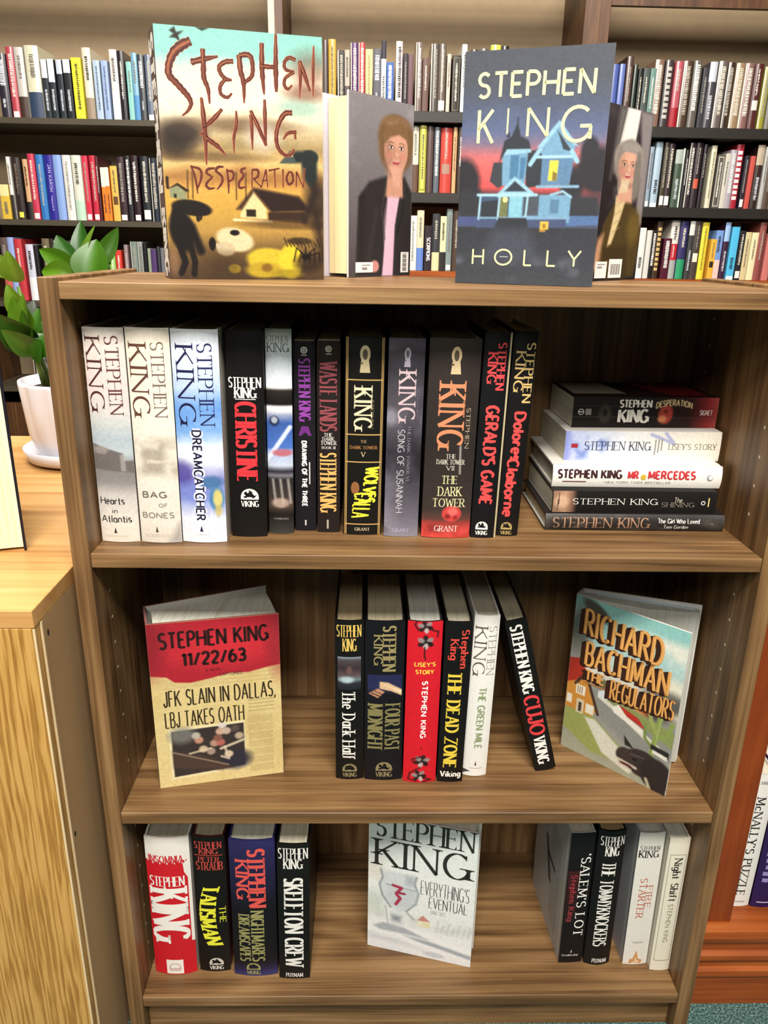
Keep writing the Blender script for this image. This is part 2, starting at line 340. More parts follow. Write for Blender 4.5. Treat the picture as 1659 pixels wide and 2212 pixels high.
def lay_text(txt, W, H, style, pen=1.0, seed=1, low=None, step=.0028):
    """Polygons (lists of 2-D points) of TXT filling the box W x H, with a nib as wide as the style asks."""
    st = STY[style]; rnd = random.Random(seed); polys = []
    lo = -.3 if any(ch in 'gpyQ' for ch in txt) else 0.0
    if txt and all(ch.islower() or ch == ' ' for ch in txt) and not any(ch in 'bdfhklit' for ch in txt): hi = .63
    else: hi = 1.0
    if low is not None: lo = low
    adv = 0; place = []
    for ch in txt:
        w = GL[ch][0]
        place.append((ch, adv)); adv += w + st['gap'] * (1.15 if w < .1 and ch != ' ' else 1)
    adv -= st['gap']
    base = min(H / (hi - lo), W / max(adv, .3) * 1.3); pen *= .84 if style == 'block' else (.8 if style in ('serif', 'serifb') else 1)
    T, N = st['t'] * base * pen, st['n'] * base * pen
    sx = (W - T) / max(adv, .05); sy = (H - N) / (hi - lo)
    if adv < .05: sx = 0
    wob = st.get('wob', 0) * base
    for ch, x0 in place:
        for pts in GL[ch][1]:
            P = [(T / 2 + (x0 + x) * sx, N / 2 + (y - lo) * sy) for x, y in pts]
            P = resample(P, step)
            if wob: P = [(x + rnd.uniform(-wob, wob) * .5, y + rnd.uniform(-wob, wob)) for x, y in P]
            closed = math.dist(P[0], P[-1]) < 1e-7
            n = len(P); L = []; R = []
            for i in range(n):
                a = P[i - 1] if i else (P[-2] if closed else P[0]); b = P[(i + 1)] if i < n - 1 else (P[1] if closed else P[-1])
                dx, dy = b[0] - a[0], b[1] - a[1]; l = math.hypot(dx, dy) or 1; dx /= l; dy /= l
                f = min(1, abs(dy) * 1.15)
                if len(pts) == 2 and abs(dx) > .12 and abs(dy) > .3 and dx * dy > 0: f *= .4
                if ch in 'NM' and len(pts) == 2 and abs(dx) < .1 * max(1, 1) and style.startswith('serif'): f *= .35 if ch == 'N' or pts[0][0] < .2 else 1
                w = N + (T - N) * f
                if 'taper' in st and not closed:
                    t = i / (n - 1); w *= 1 - st['taper'] * max(0, abs(t - .4) * 2 - .45) * (1 + .5 * rnd.random())
                L.append((P[i][0] - dy * w / 2, P[i][1] + dx * w / 2)); R.append((P[i][0] + dy * w / 2, P[i][1] - dx * w / 2))
            for i in range(n - 1): polys.append([L[i], R[i], R[i + 1], L[i + 1]])
            if st['s'] == 0 and n > 2:
                for i in range(1, n - 1):
                    a, b, c = P[i - 1], P[i], P[i + 1]
                    d1 = math.atan2(b[1] - a[1], b[0] - a[0]); d2 = math.atan2(c[1] - b[1], c[0] - b[0])
                    if abs((d2 - d1 + math.pi) % (2 * math.pi) - math.pi) > .5:
                        r = (math.dist(L[i], R[i])) / 2; polys.append([(b[0] + r * math.cos(k), b[1] + r * math.sin(k)) for k in np.linspace(0, 5.6, 8)])
            if st['s']:
                sl = st['s'] * base; h = N
                for e, q in ((0, 1), (-1, -2)):
                    x, y = P[e]; dx, dy = P[e][0] - P[q][0], P[e][1] - P[q][1]; l = math.hypot(dx, dy) or 1
                    oy = pts[e][1]
                    if abs(dy) / l > .6 and len(pts) == 2 or (ch in 'UJhnmu' and abs(dy) / l > .9):
                        if (ch in 'AMVWvwY' and oy in (1, .12, .9, 0) and ((ch in 'AM' and oy == 1 and ch == 'A') or (ch in 'VWvw' and oy < .95) or (ch == 'M' and oy < .5 and oy > .05) or (ch == 'Y' and oy == .45))) or (ch == 'N' and pts[e] == (.68, 0)): continue
                        if ch in "'.,/i" and oy > .65: continue
                        w = T if not (ch == 'N' and abs(dx) / l < .1) else N * 1.6
                        polys.append([(x - w / 2 - sl, y - h / 2), (x + w / 2 + sl, y - h / 2), (x + w / 2 + sl, y + h / 2), (x - w / 2 - sl, y + h / 2)])
                        k = -1 if dy > 0 else 1
                        polys.append([(x - w / 2 - sl * .6, y), (x - w / 2, y), (x - w / 2, y + k * sl * .55)]); polys.append([(x + w / 2, y), (x + w / 2 + sl * .6, y), (x + w / 2, y + k * sl * .55)])
                    elif abs(dx) / l > .9 and len(pts) == 2 and ch in 'EFLTZ' and pts[e][0] not in (0, .3) or (ch in 'TZ' and abs(dx) / l > .9 and len(pts) == 2):
                        k = -1 if oy > .7 else 1
                        if oy == .52: polys.append([(x - N, y - sl * .7), (x, y - sl * .7), (x, y + sl * .7), (x - N, y + sl * .7)])
                        else:
                            g = -1 if dx > 0 else 1
                            polys.append([(x + g * N * 2.2, y), (x, y), (x, y + k * sl * 1.5)])
                    elif ch in 'CGScs' and len(pts) > 6:
                        g = 1 if oy > .3 else -1
                        if not (ch == 'G' and oy < .5): polys.append([(x - N * .5, y - sl * .6), (x + N * .5, y - sl * .6), (x + N * .5, y + sl * .8), (x - N * .5, y + sl * .8)])
    return polys

class Sheet:
    """A printed sheet of W x H metres; P(u, v, lift) puts a point of it (u across, v up) in space."""
    def __init__(s, W, H, P, zero=.0003): s.W, s.H, s.P, s.z, s.mb, s.box = W, H, P, zero, MB(), []
    def mark(s, us, vs): s.box.append((min(us), min(vs), max(us), max(vs)))
    def poly(s, pts, col, layer=0):
        z = s.z + layer * .00012; s.mark([p[0] for p in pts], [p[1] for p in pts])
        s.mb.add([s.P(u, v, z) for u, v in pts], [tuple(range(len(pts)))], C(col) if isinstance(col, str) else col)
    def fpoly(s, pts, col, layer=0): s.poly([(x * s.W, (1 - y) * s.H) for x, y in pts], col, layer)
    def rect(s, x0, y0, x1, y1, col, layer=0, col2=None):
        n = max(1, int((x1 - x0) * s.W / .004)); z = s.z + layer * .00012; vs = []; cs = []
        for i in range(n + 1):
            u = (x0 + (x1 - x0) * i / n) * s.W
            vs += [s.P(u, (1 - y0) * s.H, z), s.P(u, (1 - y1) * s.H, z)]; cs += [C(col), C(col2 or col)]
        s.mb.add(vs, [(2 * i, 2 * i + 1, 2 * i + 3, 2 * i + 2) for i in range(n)], cs)
        for i in range(n): s.mark([x0 * s.W, x1 * s.W], [(1 - y0) * s.H, (1 - y1) * s.H])
    def disc(s, cx, cy, r, col, layer=0, ry=None, a0=0, a1=360, n=18):
        ry = ry or r
        s.poly([(cx * s.W + r * math.cos(math.radians(a0 + (a1 - a0) * i / n)), (1 - cy) * s.H + ry * math.sin(math.radians(a0 + (a1 - a0) * i / n))) for i in range(n + (a1 - a0 < 360))], col, layer)
    def text(s, txt, style, col, x0, y0, x1, y1, rot=0, pen=1.0, layer=1, edge=None, edgew=.0012, seed=1, shear=0, arch=0, low=None):
        """Fills the box (fractions, y down). rot = 1: reads downwards. edge = (colour) draws an outline under the letters."""
        w, h = (x1 - x0) * s.W, (y1 - y0) * s.H
        if rot: w, h = h, w
        def put(q, grow=0):
            out = []
            for a, b in q:
                b = b + (a - w / 2) * shear + arch * (1 - ((a - w / 2) / (w / 2)) ** 2)
                out.append((x0 * s.W + b, (1 - y0) * s.H - a) if rot else (x0 * s.W + a, (1 - y1) * s.H + b))
            return out
        if edge:
            hh = h; base = STY[style]
            k = 1 + 2 * edgew / (base['n'] * h * pen)
            k2 = 1 + 2 * edgew / (base['t'] * h * pen)
            st = dict(base); STY['_e'] = dict(base, t=base['t'] + 2 * edgew / h / pen, n=base['n'] + 2 * edgew / h / pen)
            for q in lay_text(txt, w + edgew * 2, h + edgew * 2, '_e', pen, seed, low):
                s.poly(put([(a - edgew, b - edgew) for a, b in q]), edge, layer - 1)
        for q in lay_text(txt, w, h, style, pen, seed, low): s.poly(put(q), col, layer)
    def build(s, name, parent, mat=None, smooth=False):
        """One object for each block of print that stands apart from the others."""
        if not s.mb.v: return
        n = len(s.box); lab = list(range(n)); g = max(.006, .035 * s.H)
        blocks = []
        for i, b in enumerate(s.box):
            hit = [k for k in blocks if k[0] - g < b[2] and b[0] < k[2] + g and k[1] - g < b[3] and b[1] < k[3] + g]
            m = [b[0], b[1], b[2], b[3], [i]]
            for k in hit:
                blocks.remove(k); m = [min(m[0], k[0]), min(m[1], k[1]), max(m[2], k[2]), max(m[3], k[3]), k[4] + m[4]]
            blocks.append(m)
        for b in blocks:
            mb = MB()
            for i in sorted(b[4]):
                f = s.mb.f[i]; mb.add([s.mb.v[q] for q in f], [tuple(range(len(f)))], [s.mb.c[q] for q in f])
            mb.build(name, mat or M_LETTER, parent)

# ------------------------------------------------------------------ painted sheets: a grid of coloured points
def lattice(rng, nx, ny, W, H):
    g = rng.random((ny + 2, nx + 2)); x = np.linspace(0, nx, W, endpoint=False); y = np.linspace(0, ny, H, endpoint=False)
    xi = x.astype(int); yi = y.astype(int); fx = x - xi; fy = y - yi; fx = fx * fx * (3 - 2 * fx); fy = (fy * fy * (3 - 2 * fy))[:, None]
    a = g[yi][:, xi]; b = g[yi][:, xi + 1]; c = g[yi + 1][:, xi]; d = g[yi + 1][:, xi + 1]
    return (a * (1 - fx) + b * fx) * (1 - fy) + (c * (1 - fx) + d * fx) * fy
class Paint:
    def __init__(s, w, h, px, seed=1, base='#808080'):
        s.asp = w / h; s.H = max(4, int(h / px)); s.W = max(3, int(w / px)); s.w, s.h = w, h
        s.rng = np.random.default_rng(seed); s.a = np.tile(np.array(rgb(base)), (s.H, s.W, 1))
        s.X, s.Y = np.meshgrid((np.arange(s.W)) / (s.W - 1), (np.arange(s.H)) / (s.H - 1))
    def mix(s, col, al):
        c = np.array(rgb(col)) if isinstance(col, str) else col
        s.a = s.a * (1 - al[..., None]) + c * al[..., None]; return s
    def grad(s, stops, along='y', warp=0):
        t = s.Y if along == 'y' else s.X
        if warp: t = np.clip(t + (s.fbm(3) - .5) * warp, 0, 1)
        ps = [p for p, _ in stops]; cs = np.array([rgb(c) for _, c in stops])
        s.a = np.stack([np.interp(t, ps, cs[:, k]) for k in range(3)], -1); return s
    def fbm(s, n, oct=3):
        out = 0; amp = 1; tot = 0
        for o in range(oct):
            k = n * 2 ** o; out = out + amp * lattice(s.rng, max(1, int(k * max(s.asp, .3))), k, s.W, s.H); tot += amp; amp *= .5
        return out / tot
    def blob(s, cx, cy, rx, ry, col, al=1, soft=.3, rot=0):
        soft *= .6
        dx = (s.X - cx) * s.asp; dy = s.Y - cy; c, n = math.cos(rot), math.sin(rot)
        d = np.sqrt(((dx * c + dy * n) / (rx * s.asp)) ** 2 + ((-dx * n + dy * c) / ry) ** 2)
        return s.mix(col, al * np.clip((1 + soft - d) / max(2 * soft, 1e-3), 0, 1))
    def poly(s, pts, col, al=1, soft=.003):
        P = [(x * s.asp, y) for x, y in pts]; X = s.X * s.asp; Y = s.Y; ins = np.zeros(X.shape, bool); D = np.full(X.shape, 9.)
        for (x0, y0), (x1, y1) in zip(P, P[1:] + P[:1]):
            ex, ey = x1 - x0, y1 - y0; L = ex * ex + ey * ey + 1e-12; t = np.clip(((X - x0) * ex + (Y - y0) * ey) / L, 0, 1)
            D = np.minimum(D, np.hypot(X - x0 - t * ex, Y - y0 - t * ey))
            ins ^= ((y0 > Y) != (y1 > Y)) & (X < x0 + ex * (Y - y0) / (ey if abs(ey) > 1e-9 else 1e-9))
        return s.mix(col, al * np.clip(.5 + np.where(ins, D, -D) / (2 * soft), 0, 1))
    def line(s, pts, w, col, al=1, soft=.0028):
        X = s.X * s.asp; Y = s.Y; D = np.full(X.shape, 9.); P = [(x * s.asp, y) for x, y in pts]
        for (x0, y0), (x1, y1) in zip(P, P[1:]):
            ex, ey = x1 - x0, y1 - y0; L = ex * ex + ey * ey + 1e-12; t = np.clip(((X - x0) * ex + (Y - y0) * ey) / L, 0, 1)
            D = np.minimum(D, np.hypot(X - x0 - t * ex, Y - y0 - t * ey))
        return s.mix(col, al * np.clip((w / 2 + soft - D) / (2 * soft), 0, 1))
    def clouds(s, n, col, lo, hi, al=1, y0=0, y1=1):
        f = s.fbm(n, 4); m = np.clip((f - lo) / (hi - lo), 0, 1) * np.clip((s.Y - y0) / .05, 0, 1) * np.clip((y1 - s.Y) / .05, 0, 1)
        return s.mix(col, al * m)
    def speck(s, amp): s.a = np.clip(s.a * (1 + (s.rng.random((s.H, s.W, 1)) - .5) * amp), 0, 1); return s
    def build(s, name, parent, P, lift=.00022, mat=None):
        a = np.clip(s.a, 0, 1); lin = np.where(a <= .04045, a / 12.92, ((a + .055) / 1.055) ** 2.4)
        mb = MB(); W, H = s.W, s.H
        us = np.linspace(0, s.w, W); vs = np.linspace(s.h, 0, H)
        mb.v = [tuple(P(u, v, lift)) for v in vs for u in us]; mb.c = [tuple(c) for c in lin.reshape(-1, 3)]
        mb.f = [(j * W + i, (j + 1) * W + i, (j + 1) * W + i + 1, j * W + i + 1) for j in range(H - 1) for i in range(W - 1)]
        mb.m = [0] * len(mb.f)
        return mb.build(name, mat or M_ART, parent, True)
# ------------------------------------------------------------------ the room
Z0, Z1, Z2, Z3, T = 1.0449, .7539, .3995, .0819, .0173
mb = MB(); mb.add([(-4, -4, 0), (4, -4, 0), (4, 2.45, 0), (-4, 2.45, 0)], [(0, 1, 2, 3)])
tag(mb.build('floor', M_CARPET), 'speckled teal carpet under the bookcases', kind='structure')
mb = MB(); mb.box((-4, 2.42, 0), (4, 2.5, 2.75)); tag(mb.build('wall_back', M_WALL), 'warm painted wall behind the wall shelving', kind='structure')

# ------------------------------------------------------------------ the walnut bookcase
bc = thing('display_shelving', 'low walnut veneer bookcase with four tiers full of displayed books', 'bookcase', (0, 0, 0))
for s in (-1, 1):
    mb = MB(); a, b = sorted((s * .38, s * .40)); mb.box((a, 0, 0), (b, .28, Z0 + .004), bev=.0009)
    p = mb.build('side_panel', M_WALZ, bc)
    h = MB(); h.add([(s * -.0001, .0021 * math.cos(t), .0021 * math.sin(t)) for t in np.linspace(0, 5.5, 8)], [tuple(range(8))]); first = None
    for y in (.05, .225):
        for k in range(26):
            z = .13 + k * .0348
            if any(abs(z - q + T / 2) < .02 for q in (Z1, Z2)): continue
            if first is None: first = q_ = h.build('peg_hole', M_PIN, p)
            else: q_ = first.copy(); COL.objects.link(q_)
            q_.location = (s * .38, y, z); q_.parent = p
for nm, z, y0 in (('top_board', Z0, 0), ('shelf', Z1, .0015), ('shelf', Z2, .0015), ('bottom_board', Z3, .0015)):
    mb = MB(); mb.box((-.3797, y0, z - T), (.3797, .272, z), bev=.0009); mb.build(nm, M_WALX, bc)
mb = MB(); mb.box((-.3797, .022, 0), (.3797, .036, Z3 - T)); mb.build('kick_board', M_WALX, bc)
mb = MB(); mb.box((-.3797, .2725, Z3 - T), (.3797, .277, Z0 - .001)); mb.build('back_board', M_WALZ, bc)

# ------------------------------------------------------------------ the oak cabinet
oc = thing('oak_cabinet', 'honey oak cabinet with brown unfinished side, beside the walnut bookcase', 'cabinet', (0, 0, 0))
OX, OY, OZ = -.4135, -.083, .725
mb = MB(); mb.box((-1.25, OY, OZ - .02), (OX, .66, OZ), bev=.0008); mb.build('top_board', M_OAKX, oc)
mb = MB(); mb.box((-1.25, OY, .0), (OX - .002, OY + .019, OZ - .0205), bev=.0006); mb.build('front_panel', M_OAKZ, oc)
mb = MB(); mb.box((OX - .02, OY + .0195, 0), (OX, .65, OZ - .0205)); sd = mb.build('side_panel', M_HARDBOARD, oc)
mb = MB(); mb.box((OX - .0018, OY - .0004, 0), (OX + .0006, OY + .0012, OZ - .021)); mb.box((OX - .0016, OY + .0165, 0), (OX + .0008, OY + .019, OZ - .021)); mb.build('edge_strip', M_EDGE, oc)
for y, z in ((OY + .03, OZ - .04), (OY + .026, .42), (OY + .03, .08)):
    mb = MB(); mb.add([(OX + .0004, y + .0022 * math.cos(t), z + .004 * math.sin(t)) for t in np.linspace(0, 5.5, 8)], [tuple(range(8))]); mb.build('screw_hole', M_DARK, sd)

# ------------------------------------------------------------------ the cherry bookcase
cb = thing('cherry_shelving', 'reddish cherry bookcase with stepped base moulding, beside the walnut bookcase', 'bookcase', (0, 0, 0))
CX0, CX1, CY, CS = .412, 1.25, .055, .158
mb = MB(); mb.box((CX0, CY, .0), (.466, CY + .022, .93), bev=.001); mb.build('face_stile', M_CHEZ, cb)
mb = MB(); mb.box((CX0, CY + .022, .0), (CX0 + .02, .36, .93)); mb.build('side_panel', M_CHEZ, cb)
mb = MB(); mb.box((CX1, CY, .0), (CX1 + .02, .36, .93)); mb.build('side_panel', M_CHEZ, cb)
mb = MB(); mb.box((CX0 + .02, .35, 0), (CX1, .36, .93)); mb.build('back_board', M_CHEZ, cb)
mb = MB(); mb.box((CX0 + .02, CY + .0225, CS - .02), (CX1, .35, CS)); mb.build('bottom_board', M_CHEX, cb)
mb = MB(); mb.box((CX0, CY, .93), (CX1 + .02, .36, .955), bev=.002); mb.build('top_board', M_CHEX, cb)
prof = [(CY + .022, 0), (CY - .004, 0), (CY - .004, .052), (CY - .008, .06), (CY - .008, .07), (CY - .003, .075), (CY - .003, .088), (CY - .010, .094), (CY - .010, .103), (CY - .004, .108), (CY - .004, .122), (CY - .011, .130), (CY - .013, .140), (CY - .011, .150), (CY - .004, CS), (CY + .022, CS)]
n = len(prof); mb = MB()
mb.add([(CX0, y, z) for y, z in prof] + [(CX1 + .02, y, z) for y, z in prof], [tuple(range(n)), tuple(range(n, 2 * n))[::-1]] + [(i, (i + 1) % n, n + (i + 1) % n, n + i) for i in range(n)])
mb.build('base_moulding', M_CHEX, cb)

# ------------------------------------------------------------------ the wall shelving
ws = thing('wall_shelving', 'long built-in library shelving with dark shelves and taupe back, along the far wall', 'shelving', (0, 0, 0))
SY0, SY1 = 2.07, 2.36
mb = MB(); mb.box((-1.62, SY1, .0), (1.82, SY1 + .02, 1.95)); mb.build('back_board', M_BACK, ws)
for a, b in ((-1.52, -1.47), (-.399, -.351), (.62, .706), (1.74, 1.79)):
    mb = MB(); mb.box((a, SY0 - .01, 0), (b, SY1, 1.95), bev=.002); up = mb.build('upright', M_DARKOAK, ws)
    if a in (-.399, .62):
        e = MB(); e.box((b - .034 if a > 0 else a, SY0 - .0125, 0), (b - .012 if a > 0 else a + .02, SY0 - .0101, 1.95)); e.build('edge_strip', M_EDGE if a < 0 else M_DARKOAK, up)
BAY = {'L': (-1.47, -.399, M_OLIVESHELF), 'M': (-.351, .62, M_BLACKSHELF), 'R': (.706, 1.74, M_BLACKSHELF)}
ROWZ = {'L': (1.464, 1.146, .871, .565), 'M': (1.509, 1.257, .998, .70), 'R': (1.478, 1.225, .984, .70)}
for k, (a, b, m) in BAY.items():
    for i, z in enumerate(ROWZ[k]):
        mb = MB(); th = .02 if k == 'L' else .034
        if k in 'MR' and i == 2: mb.box((a + .001, SY0 - .01, z - .05), (b - .001, SY1, z - .001), bev=.003); mb.build('base_shelf', M_CHEX, ws)
        else: mb.box((a + .001, SY0, z - th), (b - .001, SY1, z - .001), bev=.001); mb.build('shelf', m, ws)
    mb = MB(); mb.box((a, SY0 - .005, 1.826 if k == 'R' else 1.88), (b, SY0 + .016, 1.95)); mb.build('top_rail', M_DARKOAK, ws)
mb = MB(); mb.box((-1.47, SY0 + .01, 0), (1.74, SY0 + .03, .5)); mb.build('kick_board', M_DARKOAK, ws)

